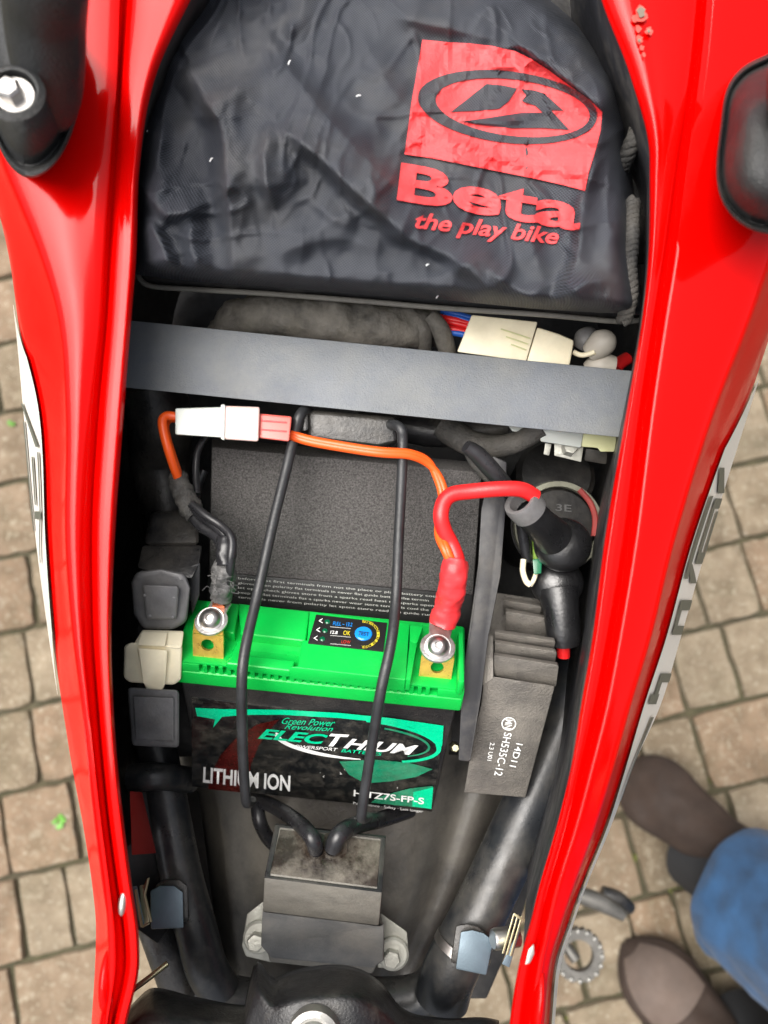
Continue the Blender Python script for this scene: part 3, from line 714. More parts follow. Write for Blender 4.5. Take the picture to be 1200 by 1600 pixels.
for (x, y, a, l) in ((452,98,1.2,.0009),(668,414,.5,.0005),(228,206,.2,.001),(684,463,.9,.001),(560,150,.2,.0008),(330,250,1,.0008)):
    p = V(x, y, bagz(x, y)+.0015); d = Vector((math.cos(a), math.sin(a), 0))*l; b_tube(bm, [p-d, p+d*.2+Vector((0,0,.0004)), p+d], .00025, 6, 2)
stuff(finish(bm, 'lint', M['lint'], bag))

# ---------------- battery ----------------
A0 = V(267,1034,.786); B0 = V(727,1080.5,.786); ex = (B0-A0).normalized()
nt = Vector((0,.64,.77)); nt = (nt-ex*nt.dot(ex)).normalized(); nl = ex.cross(nt)   # label normal
if nl.y > 0: nl = -nl
TOP = Plane(A0, nt); FRT = Plane(A0, nl)
bat = thing('battery', 'green and black lithium battery held under two black rods', 'battery', tuple(A0+(-nt*.06)))
backd = (TOP.at(505,955)-A0).dot(-nl)      # lid length
def BP(x, d, s): return A0+ex*x-nl*d-nt*s    # local coords: x across, d deep (back), s down from lid top
Wd = (B0-A0).length
LIDH = (A0-FRT.at(274,1067)).dot(nt)
TOT = (A0-FRT.at(296,1236)).dot(nt)
print('battery', Wd, backd, LIDH, TOT)
def bbox_b(bm, x0, x1, d0, d1, s0, s1, tp=0):
    b_hex(bm, [BP(x0,d0,s0), BP(x1,d0,s0), BP(x1,d1,s0), BP(x0,d1,s0)], [BP(x0+tp,d0,s1), BP(x1-tp,d0,s1), BP(x1-tp,d1,s1), BP(x0+tp,d1,s1)])
FD, SH = .0085, .0052
bm = bmesh.new(); bbox_b(bm, 0, Wd, FD, backd, 0, LIDH)
lid = finish(bm, 'lid', M['green'], bat, bevel=.0018, seg=3)
bm = bmesh.new(); bbox_b(bm, .0018, Wd-.0018, .0018, backd-.0018, LIDH-.002, TOT, .0012)
case = finish(bm, 'case', M['casebl'], bat, bevel=.0015, seg=3)
bm = bmesh.new(); bbox_b(bm, .0003, Wd-.0003, .0008, FD+.001, 0, .0012); finish(bm, 'fascia_cap', M['green'], lid, bevel=.0004)
bm = bmesh.new(); bbox_b(bm, 0, Wd, 0, FD+.001, SH, LIDH); finish(bm, 'fascia', M['green'], lid, bevel=.0014, seg=3)
xa = (FRT.at(310,1040)-A0).dot(ex); xb = (FRT.at(684,1080)-A0).dot(ex); nt_ = 30
pit = (xb-xa)/nt_
for xe0, xe1 in ((.0002, xa), (xb, Wd-.0002)):
    bm = bmesh.new(); bbox_b(bm, xe0, xe1, .0004, FD+.001, .0010, SH+.001); finish(bm, 'fascia_end', M['green'], lid, bevel=.0004)
th = None
for k in range(nt_-1):
    bm = bmesh.new(); bbox_b(bm, xa+pit*(k+.50), xa+pit*(k+1.0), .0004, FD+.001, .0010, SH+.001); finish(bm, 'fascia_tooth', M['green'], lid, smooth=False)
M['darkgreen'] = mat('shadowed_slot_plastic', (.0,.25,.03), .6)
# raised deck parts
plane_prism('raised_panel', TOP, [(484,955),(640,975),(634,1062),(452,1042),(466,1040),(472,1000),(480,1000)], .0065, -.001, M['green'], lid, .0012, seg=3)
plane_prism('raised_back_rim', TOP, [(372,942),(484,955),(478,1002),(466,1000),(376,990)], .0045, -.001, M['green'], lid, .001, seg=3)
plane_prism('raised_front_step', TOP, [(356,1030),(372,1000),(382,1002),(378,1022),(462,1032),(455,1048),(352,1036)], .0035, -.001, M['green'], lid, .001, seg=3)
plane_prism('raised_side_rim', TOP, [(716,986),(724,987),(726,1066),(716,1066)], .0075, -.001, M['green'], lid, .001, seg=2)
plane_prism('raised_side_rim', TOP, [(640,975),(662,978),(652,1005),(640,1002)], .0065, -.001, M['green'], lid, .001, seg=2)
plane_prism('raised_corner', TOP, [(322,938),(374,943),(366,990),(350,985),(318,968)], .0055, -.001, M['green'], lid, .0012, seg=3)
# terminals
def terminal(q, bolt, lugdir, hole, sc, lbl):
    t = plane_prism('terminal', TOP, q[:4], .0105, .0095, M['brass'], bat, .0003, label=lbl)
    # upright brass face with a real hole
    a, b, c, d = [FRT_.at(x, y) for x, y in q[4:8]]
    n = 24; hc = FRT_.at(*hole); rr = .0026
    bm = bmesh.new(); ring = []; outer = []
    dirs = []
    exn = (b-a).normalized(); eyn = (d-a); eyn = (eyn-exn*eyn.dot(exn)).normalized(); w = (b-a).length; h = (d-a).dot(eyn)
    hx, hy = (hc-a).dot(exn), (hc-a).dot(eyn)
    sq = []
    for k in range(n):
        t_ = 2*math.pi*k/n; cx, cy = math.cos(t_), math.sin(t_)
        ring.append((hx+rr*cx, hy+rr*cy))
        ks = []
        if cx > 1e-6: ks.append((w-hx)/cx)
        if cx < -1e-6: ks.append((0-hx)/cx)
        if cy > 1e-6: ks.append((h-hy)/cy)
        if cy < -1e-6: ks.append((0-hy)/cy)
        kk = min(ks); sq.append((hx+cx*kk, hy+cy*kk))
    for (cxr, cyr) in ((0,0),(w,0),(w,h),(0,h)):
        j = min(range(n), key=lambda i: (sq[i][0]-cxr)**2+(sq[i][1]-cyr)**2); sq[j] = (cxr, cyr)
    nn = exn.cross(eyn).normalized(); 
    def P3(p, off): return a+exn*p[0]+eyn*p[1]+nn*off
    L1 = [[bm.verts.new(P3(p, o)) for p in pl] for pl in (ring, sq) for o in (0, .0014)]
    r0, r1, s0, s1 = L1
    for k in range(n):
        k2 = (k+1)%n
        bm.faces.new((r0[k], r0[k2], s0[k2], s0[k])); bm.faces.new((r1[k], r1[k2], s1[k2], s1[k]))
        bm.faces.new((r0[k], r0[k2], r1[k2], r1[k])); bm.faces.new((s0[k], s0[k2], s1[k2], s1[k]))
    finish(bm, 'terminal_face', M['brass'], t, angle=30)
    return t
FRT_ = Plane(TOP.at(325,990,.010), (nl*.93+nt*.36))
terminal([(304,966),(350,968),(349,992),(301,988), (301,990),(349,994),(346,1030),(303,1026)], None, None, (324,1008), 1, 'left brass terminal')
FRT_ = Plane(TOP.at(685,1022,.010), (nl*.93+nt*.36))
terminal([(662,1000),(712,1006),(709,1028),(659,1022), (659,1022),(710,1028),(706,1068),(657,1060)], None, None, (683,1043), 1, 'right brass terminal')
# terminal pocket walls behind
plane_prism('terminal_pocket', TOP, [(640,1002),(652,1005),(642,1062),(634,1061)], .0062, -.001, M['green'], lid, .0006)
# tester sticker
TS = .0069
plane_prism('tester_label', TOP, [(494,960),(605,973),(599,1018),(481,1005)], TS, TS-.0004, M['manual'], bat, .0001)
tp = bat.children[-1]
onT = lambda off: (lambda x, y: TOP.at(x, y, off))
for (x, y) in ((512,971),(508,985),(504,998)):
    lathe('indicator', [(0,.0005),(.0008,.0004),(.0012,0),(.0012,-.0004)], TOP.at(x, y, TS+.0002), nt, M['gled'], tp, 16)
    bm = text_bm('V'); fit(bm, (x-14,y-5), (x-14,y+3), (x-8,y-5)); drape(bm, 'tester_lettering', M['white'], onT(TS+.0003), tp)
lathe('test_button', [(0,.0007),(.0032,.0006),(.0036,.0002),(.0036,-.0003)], TOP.at(568,990,TS+.0002), nt, M['bluebtn'], tp, 28)
for s, bl, br, tl, mt in (('FULL ~ 13.2', (520,977),(550,979),(521,971),'bluebtn'), ('12.8', (516,990),(527,991),(517,985),'white'), ('OK', (536,992),(547,993),(537,985),'yellow'), ('LOW', (533,1005),(547,1006),(534,1000),'redprint'), ('TEST', (559,992),(576,994),(560,986),'manual')):
    bm = text_bm(s, bold=.01); fit(bm, bl, br, tl); drape(bm, 'tester_lettering', M[mt], onT(TS+(.0013 if s == 'TEST' else .0003)), tp)
for y0 in (980, 993.5, 1006.5):
    bm = bmesh.new(); poly_bm(bm, [(516,y0-1.2),(548,y0+1.6),(548,y0+2.6),(516,y0-.2)]); drape(bm, 'tester_rule', M['greyprint'], onT(TS+.0003), tp)
def ring_text(s, c, r, a0, a1, size, mt, off, par):
    n = len(s)
    for i, ch in enumerate(s):
        a = R(a0+(a1-a0)*i/(n-1)); x = c[0]+r[0]*math.cos(a); y = c[1]+r[1]*math.sin(a)
        tx, ty = -math.sin(a), math.cos(a); nx, ny = math.cos(a), math.sin(a)
        bm = text_bm(ch); fit(bm, (x-tx*size*.4, y-ty*size*.4), (x+tx*size*.4, y+ty*size*.4), (x-tx*size*.4+nx*size, y-ty*size*.4+ny*size)); drape(bm, 'tester_lettering', M[mt], onT(off), par)
ring_text('BATTERY CONDITION INDICATOR'.replace(' ', ''), (566,991), (23,18), -85, 88, 4.2, 'yellow', TS+.0003, tp)
# front sticker
SD = -.0018+.0006
LAB = Plane(BP(0,.0018,0), nl)
onL = lambda off: (lambda x, y: LAB.at(x, y, off))
st = plane_prism('front_label', LAB, [(299,1090),(694,1136),(675,1268),(300,1229)], .0005, -.0002, M['sticker'], bat, .0001)
def lp_(pts, mt, off, name='label_print'):
    bm = bmesh.new(); poly_bm(bm, pts); drape(bm, name, M[mt], onL(off), st)
lp_([(325,1233),(332,1205),(345,1180),(370,1152),(402,1132),(436,1124),(420,1142),(404,1165),(392,1195),(386,1239)], 'dkred', .0008)
lp_([(305,1106),(348,1108),(442,1109),(530,1114),(610,1122),(693,1134),(691,1164),(684,1180),(680,1160),(664,1145),(640,1136),(590,1128),(530,1122),(442,1117),(385,1117),(347,1120),(333,1137),(336,1124),(308,1119)], 'teal', .0009)
lp_([(530,1190),(585,1187),(640,1192),(676,1202),(650,1214),(610,1221),(570,1224),(545,1210)], 'tealdk', .0008)
lp_([(610,1240),(640,1232),(676,1228),(674,1264),(580,1254),(590,1246)], 'tealdk', .0008)
lp_([(646,1238),(677,1230),(674,1264),(644,1260)], 'teal', .0009)
lp_(arc_pts(583,1158,104,30,7,-98,62,3,3.5,wm=5), 'teal', .0010)
lp_(arc_pts(583,1158,88,22,7,-80,50,2.5,2,wm=3), 'tealdk', .0010)
lp_(arc_pts(530,1162,97,21,8,188,68,9,1.5,wm=4), 'white', .0011)
def lt(s, bl, br, tl, mt, bold=0, shear=0, off=.0012):
    bm = text_bm(s, bold, shear); fit(bm, bl, br, tl); drape(bm, 'label_lettering', M[mt], onL(off), st)
lt('ELEC', (403,1154), (511,1164), (405,1138), 'teal', .03, .35)
lt('T', (513,1166), (548,1168), (511,1146), 'white', .03, .5, .0013)
lt('HIUM', (536,1169), (652,1181), (538,1153), 'white', .03, .4)
lt('Green Power', (440,1131), (523,1135), (441,1121), 'teal', 0, .5)
lt('Revolution', (444,1139), (520,1143), (445,1131), 'teal', 0, .5)
lt('POWERSPORT', (453,1168), (527,1174), (454,1163), 'white', .01, .2)
lt('BATTERIES', (533,1175), (596,1181), (534,1170), 'teal', .01, .2)
lt('LITHIUM ION', (317,1223), (453,1237), (318,1198), 'white', .028, 0)
lt('HJTZ7S-FP-S', (552,1247), (662,1260), (553,1234), 'white', .02, 0)
lt('Performance · Safety · Last longer', (552,1258), (661,1271), (552,1253), 'white', .0, 0)
bm = bmesh.new(); rn = random.Random(4)
for (x, y) in ((502,1209),(537,1203),(533,1208),(505,1213),(620,1232),(575,1190)):
    poly_bm(bm, [(x+rn.uniform(-3,3), y+rn.uniform(-3,3)) for k in range(3)])
stuff(drape(bm, 'label_scratches', M['greyprint'], onL(.0011), st))

# ---------------- foam pad with warning sticker ----------------
pad = thing('foam_pad', 'dark grey foam pad standing behind the green battery lid', 'foam pad', tuple(V(540,820,.75)))
hexa('foam_block', [(331,698,.785),(753,738,.785),(737,960,.757),(326,926,.757)], [(331,684,.765),(753,722,.765),(742,962,.735),(324,930,.735)], M['foam'], pad, .0012)
PP = Plane(V(540,820,.771), (V(753,738,.785)-V(331,698,.785)).cross(V(326,926,.757)-V(331,698,.785))); 
if PP.n.z < 0: PP.n = -PP.n
PP.o = V(331,698,.785)
plane_prism('warning_sticker', PP, [(326,893),(738,930),(735,1000),(322,962)], .0009, 0, M['manual'], pad, .0001)
ws = pad.children[-1]
words = 'charge the battery before the first use and keep away from sparks flames or heat read the guide do not open short the terminals check polarity wear gloves never let it run flat store in a dry cool place recycle when spent'.split()
rn = random.Random(2)
for r_ in range(5):
    s = ''
    while len(s) < 74: s += rn.choice(words)+' '
    y0 = 906+r_*7.4
    bm = text_bm(s[:74], 0); fit(bm, (372, y0), (710-(r_%2)*40, y0+ (338-(r_%2)*40)*.093), (372, y0-4.6)); drape(bm, 'small_print', M['greyprint'], lambda x, y: PP.at(x, y, .0012), ws)
# rubber strip wall on the right of the pad
hexa('battery_box_wall', [(770,712,.788),(792,722,.788),(790,800,.785),(782,900,.78),(764,990,.772),(752,1085,.77),(735,1190,.76),(716,1188,.76),(722,1060,.768),(736,960,.776),(747,880,.78),(752,795,.785)],
     [(770,712,.70),(792,722,.70),(790,800,.70),(782,900,.70),(764,990,.70),(752,1085,.70),(735,1190,.70),(716,1188,.70),(722,1060,.70),(736,960,.70),(747,880,.70),(752,795,.70)], M['wall'], bike, .0008)
hexa('battery_box_base', [(748,735,.742),(775,735,.742),(752,1080,.73),(722,1075,.73)], [(748,735,.70),(775,735,.70),(752,1080,.70),(722,1075,.70)], M['liner'], bike, .001)

# hold-down strap: top tab and two rods
hd = thing('battery_hold_down', 'black tab with two long rubber-coated rods clamping the battery', 'bracket', tuple(V(545,670,.79)))
hexa('tab', [(478,640,.799),(618,652,.799),(622,690,.797),(592,697,.797),(480,684,.797)], [(476,640,.78),(620,652,.78),(624,692,.78),(592,700,.78),(478,686,.78)], M['rubber'], hd, .0018, seg=3)
hexa('tab_ear', [(470,645,.803),(481,643,.803),(482,672,.803),(473,674,.803)], [(470,645,.785),(481,643,.785),(482,672,.785),(473,674,.785)], M['rubber'], hd, .001)
tube('rod', [(486,646,.790),(478,641,.800),(468,650,.8045),(461,676,.803),(447,735,.799),(425,825,.793),(402,930,.791),(384,1010,.797),(378,1060,.797),(378,1120,.788),(380,1190,.775),(384,1246,.763),(387,1255,.755),(394,1252,.742)], [.0021]*14, M['rod'], hd, 14, label='left rod')
tube('rod', [(606,664,.794),(617,664,.802),(627,672,.8045),(629,690,.803),(628,740,.80),(623,840,.795),(619,930,.793),(612,1000,.799),(596,1075,.80),(585,1140,.79),(574,1210,.777),(565,1270,.765),(567,1279,.756),(575,1276,.742)], [.0021]*14, M['rod'], hd, 14, label='right rod')

# ---------------- cables at the terminals ----------------
def lug(name, par, ring, up, r_out, plane_off, barrel):
    """flat ring lug lying on the terminal with its barrel"""
    n = 28; c = TOP.at(*ring, plane_off); b = TOP.at(*up, plane_off+.0015); d = (b-c).normalized(); s = d.cross(nt).normalized()
    bm = bmesh.new(); out = []
    for k in range(n+1):
        a = R(-145+290*k/n)+math.pi; out.append(c+(d*math.cos(a)+s*math.sin(a))*r_out)
    out = [c+(d*math.cos(t)+s*math.sin(t))*r_out for t in [R(38+284*k/n) for k in range(n+1)]]
    out = out+[b-s*barrel, b+s*barrel]
    b_prism(bm, out, -nt*.0012)
    return finish(bm, name, M['tin'], par, bevel=.0003)
def bolt_head(par, px, off, r):
    c = TOP.at(*px, off); ax = (nt*.85+Vector((0,-.25,.5))).normalized()
    o = lathe('bolt', [(r,-.0008),(r,.0003),(r*.86,.0006),(r*.84,.0010),(r*.72,.0022),(r*.52,.0030),(r*.36,.0032),(r*.34,.0031),(r*.30,.0014),(0,.0012)], c, ax, M['steel'], par, 36)
    lathe('washer', [(r*1.12,-.0012),(r*1.12,-.0004),(0,-.0004)], c, ax, M['tin'], o, 32)
    return o
nc = thing('negative_cable', 'black cable bundle with frayed sleeve bolted to the left battery terminal', 'cable', tuple(V(320,850,.79)))
tube('taped_bundle', [(276,742,.787),(286,768,.789),(296,790,.79),(306,806,.79)], [.0036,.0046,.0046,.0038], M['tape'], nc, 20, n=10, angle=80, wr=.0012)
tube('wire', [(300,792,.792),(318,808,.793),(340,824,.795),(355,842,.796),(357,870,.796)], .0022, M['wire'], nc, 12)
tube('wire', [(298,800,.789),(312,820,.791),(334,834,.793),(345,848,.795),(350,872,.795)], .0024, M['wire'], nc, 12)
tube('wire', [(322,682,.785),(309,705,.785),(306,740,.785),(308,772,.787)], .0015, M['wire'], nc, 10)
tube('wire', [(299,788,.795),(322,806,.797),(346,822,.798),(362,842,.80),(361,872,.80),(358,900,.795),TOP.at(352,930,.019)], .0018, M['wire'], nc, 12)
tube('wire', [(318,735,.775),(308,760,.775),(302,800,.78)], .0022, M['wire'], nc, 10)
tube('heat_shrink', [(353,838,.796),(353,862,.797),(353,884,.797)], [.0036,.0038,.0036], M['wire'], nc, 18, n=10, angle=80, wr=.0008)
tube('heat_shrink', [(352,878,.797),(350,895,.793),TOP.at(349,915,.023),TOP.at(347,932,.017)], [.0034,.0048,.0048,.0040], M['fray'], nc, 20, n=10, angle=80, wr=.0014)
bm = bmesh.new(); rn = random.Random(8)
for k in range(16):
    x, y = rn.uniform(326,366), rn.uniform(905,930); a = rn.uniform(0,6.28); p = TOP.at(x, y, .028)
    b_tube(bm, [p, p+Vector((math.cos(a)*.0015, math.sin(a)*.0015, .001)), p+Vector((math.cos(a+1)*.0032, math.sin(a+1)*.0032, .0002))], .00013, 5, 3)
stuff(finish(bm, 'frayed_fibres', M['fray'], nc))
tube('copper_end', [TOP.at(346,926,.018),TOP.at(343,938,.0155),TOP.at(341,948,.0145)], .0026, M['copper'], nc, 10)
lug('ring_terminal', nc, (330,969), (347,938), .0066, .0125, .0042)
bolt_head(nc, (329,968), .0135, .0047)
pc = thing('positive_cable', 'red battery cable with red heat shrink running from the right terminal to a relay boot', 'cable', tuple(V(705,850,.79)))
tube('red_wire', [(836,776,.80),(815,765,.803),(780,764,.804),(735,768,.803),(708,772,.803),(694,784,.803),(689,806,.803),(694,828,.801),(704,848,.799),(713,870,.799),(716,888,.798)], .0031, M['redwire'], pc, 16)
tube('heat_shrink', [(712,876,.799),(710,892,.799),(706,918,.795),TOP.at(700,944,.024),TOP.at(692,974,.0165)], [.0049,.0054,.0056,.0054,.0058], M['shrink'], pc, 24, n=10, angle=80, wr=.0008)
lug('ring_terminal', pc, (684,1010), (691,966), .0070, .0125, .0052)
bolt_head(pc, (684,1011), .0135, .0047)
ch = thing('charger_lead', 'orange twin wire with white and salmon plug joined above the foam pad', 'cable', tuple(V(400,665,.80)))
for k, dx in ((0, -2.2), (1, 2.2)):
    tube('orange_wire', [(455,680+dx,.804),(490,690+dx,.805),(560,702+dx,.806),(600,707+dx,.806),(640,710+dx,.804),(668,722+dx,.80),(684+dx,745,.798),(693+dx*1.3,775,.797),(689+dx*1.3,806,.797),(688+dx*1.5,836,.799),(697+dx,860,.802),(709+dx,886,.800)], .00155, M['orange'] if k == 0 else M['orange2'] if 'orange2' in M else M['orange'], ch, 12)
tube('orange_wire', [(278,652,.80),(262,650,.801),(254,657,.802),(256,676,.802),(264,705,.80),(272,730,.795),(279,748,.79)], .0019, M['orange'], ch, 12)
tube('orange_wire', [(278,655,.797),(266,655,.797),(259,664,.798),(261,682,.798),(268,706,.797),(276,730,.793),(281,748,.788)], .0015, M['orange'], ch, 12)
def plug(name, q, z, th, mt, bev):
    return hexa(name, [(x, y, z) for x, y in q], [(x, y, z-th) for x, y in q], mt, ch, bev, seg=3)
plug('plug_body', [(274,638),(352,636),(352,684),(274,679)], .812, .012, M['whitepl'], .0008)
plug('plug_sleeve', [(347,634),(406,636),(404,690),(346,686)], .8135, .0145, M['pinkpl'], .001)
plug('plug_rib', [(345,632),(352,632),(351,688),(345,686)], .8143, .0155, M['whitepl'], .0006)
plug('plug_insert', [(404,646),(456,651),(452,690),(402,684)], .811, .011, M['salmon'], .0008)
for yy in (656, 670): plug('plug_groove', [(408,yy),(448,yy+3),(448,yy+5),(408,yy+2)], .8114, .001, M['shrink'], .0001)

# ---------------- right side electrics ----------------
tp2 = thing('starter_relay', 'round black starter relay with silver ring beside the right side panel', 'relay', tuple(V(875,800,.74)))
rc = V(872,822,.748)
lathe('relay_can', [(0,0),(.0165,0),(.0185,-.002),(.0215,-.002),(.0215,-.05),(0,-.05)], rc, Vector((.05,-.12,1)), M['liner'], tp2, 40)
lathe('relay_ring', [(.0178,-.0005),(.0182,.0016),(.0205,.0016),(.0209,-.0005)], rc, Vector((.05,-.12,1)), M['dimzinc'], tp2, 44)
bm = bmesh.new(); b_tube(bm, [V(905,765,.752), V(922,785,.752), V(930,810,.752), V(928,838,.752)], .0014, 10, 5); finish(bm, 'red_seal', M['dimred'], tp2)
bm = text_bm('3E', .01); fit(bm, (868,798), (893,800), (868,787)); drape(bm, 'embossed_lettering', M['dimprint'], lambda x, y: V(x, y, .7492), tp2)
lathe('relay_body', [(0,.002),(.016,.002),(.0185,0),(.0185,-.05)], V(868,742,.745), Vector((0,.1,1)), M['liner'], tp2, 36)
def boot(pts, rad, ball, rb, lbl, ring=None):
    b = thing('terminal_boot', lbl, 'rubber boot', tuple(V(*ball)), 'black rubber boots on the starter relay')
    bm = bmesh.new(); b_tube(bm, [V(*p) for p in pts], rad, 26, 8)
    finish(bm, 'boot_sleeve', M['boot'], b, angle=80)
    bm = bmesh.new(); bmesh.ops.create_uvsphere(bm, u_segments=28, v_segments=16, radius=rb, matrix=Matrix.Translation(V(*ball))@Matrix.Diagonal((1,.95,.8,1)))
    finish(bm, 'boot_dome', M['boot'], b, angle=80)
    return b
b1 = boot([(826,800,.795),(842,816,.79),(856,830,.784),(866,840,.780)], [.0066,.0067,.0074,.0080], (879,851,.774), .0122, 'upper rubber boot with the red cable entering its open grey end')
axb = (V(812,782,.80)-V(846,820,.79)).normalized()
lathe('boot_rim', [(.0048,-.002),(.0048,.003),(.0056,.0036),(.0068,.0036),(.0074,.002),(.0074,-.004)], V(819,790,.797), axb, M['greyrub'], b1, 36)
b2 = boot([(872,920,.762),(876,950,.762),(880,985,.76),(881,1004,.758)], [.0090,.0078,.0074,.0070], (870,910,.760), .0116, 'lower rubber boot pointing down with a red wire tip below it')
lathe('wire_tip', [(0,.006),(.0028,.006),(.003,0)], V(880,1006,.757), V(881,1012,.757)-V(880,985,.76), M['redwire'], b2, 12)
fl = thing('fuse_lead', 'grey cable loop with a green blade fuse and pale wire beside the rubber boots', 'cable', tuple(V(830,870,.76)))
tube('sleeve', [(728,697,.80),(748,712,.797),(775,742,.793),(800,772,.785),(812,800,.778),(818,840,.77),(824,876,.765)], [.0026,.0036,.0036,.0032,.0026,.0024,.0022], M['wire'], fl, 14)
tube('sleeve', [(730,702,.795),(742,722,.793),(770,755,.788)], [.0018,.0024,.002], M['tape'], fl, 12)
tube('pale_wire', [(818,874,.768),(817,892,.768),(822,908,.768),(829,914,.768)], .0013, M['chipw'] if 'chipw' in M else M['cream'], fl, 10)
tube('pale_wire', [(829,914,.768),(834,906,.767),(838,894,.767)], .0010, M['cream'], fl, 10)
hexb('fuse', [(832,874,.772),(847,872,.772),(846,896,.772),(834,898,.772)], .006, M['greenw'], fl, .0005)
tube('green_wire', [(834,826,.762),(836,850,.765),(838,876,.767)], .0014, M['ygreen'], fl, 10)
# regulator
rg = thing('regulator', 'finned grey regulator rectifier with white part number at the right of the battery', 'regulator', tuple(V(800,1100,.74)))
fz = (V(867,1071,.765)-V(772,1057,.765))
hexa('regulator_body', [(772,1057,.766),(867,1072,.766),(821,1246,.728),(725,1238,.728),(741,1145,.748),(752,1098,.758),(755,1070,.763)], [(772,1057,.735),(867,1071,.735),(821,1246,.715),(725,1238,.715),(741,1145,.72),(752,1098,.725),(755,1070,.73)], M['reg'], rg, .0007)
hexa('side_spine', [(757,990,.762),(771,994,.762),(771,1060,.7665),(754,1072,.764)], [(757,990,.735),(771,994,.735),(771,1060,.735),(754,1072,.735)], M['reg'], rg, .0006)
def fin(x0, y0, x1, y1, h, z):
    hexa('fin', [(x0,y0,z),(x1-2,y1,z),(x1,y1+3,z-.0003),(x1-4,y1+h,z-.010),(x0,y0+h-2,z-.010)], [(x0,y0-5,z-.003),(x1-3,y1-5,z-.003),(x1-1,y1-2,z-.003),(x1-6,y1+h-4,z-.013),(x0,y0+h-8,z-.013)], M['reg'], rg, .0004)
fin(772,1024,873,1039,34,.770); fin(773,1004,870,1018,24,.769); fin(773,988,868,1001,20,.768)
fin(790,955,856,966,34,.757); fin(787,938,846,947,22,.754)
hexb('regulator_back', [(745,1000,.738),(870,1010,.738),(872,940,.738),(770,925,.738)], .01, M['reg'], rg, .001)
RGP = Plane(V(772,1057,.766), (V(867,1072,.766)-V(772,1057,.766)).cross(V(725,1238,.728)-V(772,1057,.766)))
if RGP.n.z < 0: RGP.n = -RGP.n
def rt(s, bl, br, tl):
    bm = text_bm(s, .005); fit(bm, bl, br, tl); drape(bm, 'part_number', M['white'], lambda x, y: RGP.at(x, y, .0006), rg)
rt('SH535C-12', (788,1144), (772,1211), (800,1146)); rt('14D11', (807,1161), (796,1197), (817,1163)); rt('2.3 U01', (766,1160), (761,1188), (773,1161))
bm = bmesh.new(); rrr = [(795+ (11.5 if k%2 else 10)*0, 0) for k in range(2)]
ov = []; iv = []
for k in range(28):
    t = 2*math.pi*k/28; ov.append(bm.verts.new((795+11.5*math.cos(t), 1131+10.5*math.sin(t), 0))); iv.append(bm.verts.new((795+9.8*math.cos(t), 1131+8.8*math.sin(t), 0)))
for k in range(28): bm.faces.new((ov[k], ov[(k+1)%28], iv[(k+1)%28], iv[k]))
drape(bm, 'maker_mark', M['white'], lambda x, y: RGP.at(x, y, .0006), rg)
rt('MN', (790,1124), (788,1138), (801,1125))
lathe('mount_bolt', [(0,.002),(.0015,.002),(.0022,0),(.0022,-.006)], V(711,1168,.745), Vector((0,0,1)), M['olive'], bike, 6)

# ---------------- left side relays ----------------
ZOFF = .022
rl = thing('flasher_relay', 'rounded grey rubber relay left of the battery above the cream connector', 'relay', tuple(V(250,940,.76)))
hexa('relay_body', [(213,893,.776),(250,889,.778),(290,896,.776),(298,920,.774),(292,972,.764),(270,984,.762),(224,983,.762),(209,960,.766),(205,910,.774)], [(213,893,.74),(250,889,.74),(290,896,.74),(298,920,.74),(292,972,.735),(270,984,.735),(224,983,.735),(209,960,.735),(205,910,.74)], M['greyrub'], rl, .0028, seg=4)
hexa('relay_face', [(222,914,.7785),(280,916,.7785),(276,968,.768),(228,968,.768)], [(222,914,.77),(280,916,.77),(276,968,.76),(228,968,.76)], M['greyrub'], rl, .0014, seg=3)
for (x, y) in ((226,930),(272,934),(234,962),(270,964)): lathe('moulded_pip', [(0,.0006),(.0006,.0003),(.0007,-.0006)], V(x, y, .7785-(y-914)*.00019), Vector((0,-.3,1)), M['greyrub'], rl, 8)
hexa('relay_collar', [(222,852,.762),(316,852,.762),(312,880,.768),(300,905,.77),(214,888,.77)], [(222,852,.74),(316,852,.74),(312,880,.74),(300,905,.74),(214,888,.74)], M['rubber'], rl, .0015)
hexa('relay_side', [(290,888,.768),(313,878,.768),(312,930,.762),(300,962,.757),(296,930,.762)], [(290,888,.74),(313,878,.74),(312,930,.74),(300,962,.74),(296,930,.74)], M['rubber'], rl, .0008)
hexa('relay_stem', [(236,800,.752),(308,796,.752),(312,852,.758),(224,852,.758)], [(236,800,.72),(308,796,.72),(312,852,.72),(224,852,.72)], M['rubber'], rl, .003, seg=3)
cc = thing('fuse_connector', 'cream plastic fuse connector between two grey relays left of the battery', 'connector', tuple(V(238,1030,.76)))
hexa('connector_body', [(203,1004,.772),(285,1008,.770),(283,1062,.760),(272,1070,.758),(202,1066,.758),(193,1058,.76),(194,1010,.77)], [(203,1004,.74),(285,1008,.74),(283,1062,.735),(272,1070,.735),(202,1066,.735),(193,1058,.735),(194,1010,.74)], M['cream'], cc, .0015, seg=3)
hexa('connector_top', [(222,984,.764),(288,986,.764),(284,1014,.7705),(208,1008,.7705)], [(222,984,.745),(288,986,.745),(284,1014,.745),(208,1008,.745)], M['cream'], cc, .0012, seg=2)
hexa('connector_latch', [(214,1012,.7735),(262,1016,.773),(258,1070,.7615),(254,1078,.757),(228,1076,.757),(224,1064,.763)], [(214,1012,.765),(262,1016,.765),(258,1070,.75),(254,1078,.748),(228,1076,.748),(224,1064,.75)], M['cream'], cc, .0009)
hexa('connector_key', [(222,986,.7665),(262,988,.7665),(258,1010,.773),(214,1008,.773)], [(222,986,.755),(262,988,.755),(258,1010,.76),(214,1008,.76)], M['cream'], cc, .0007)
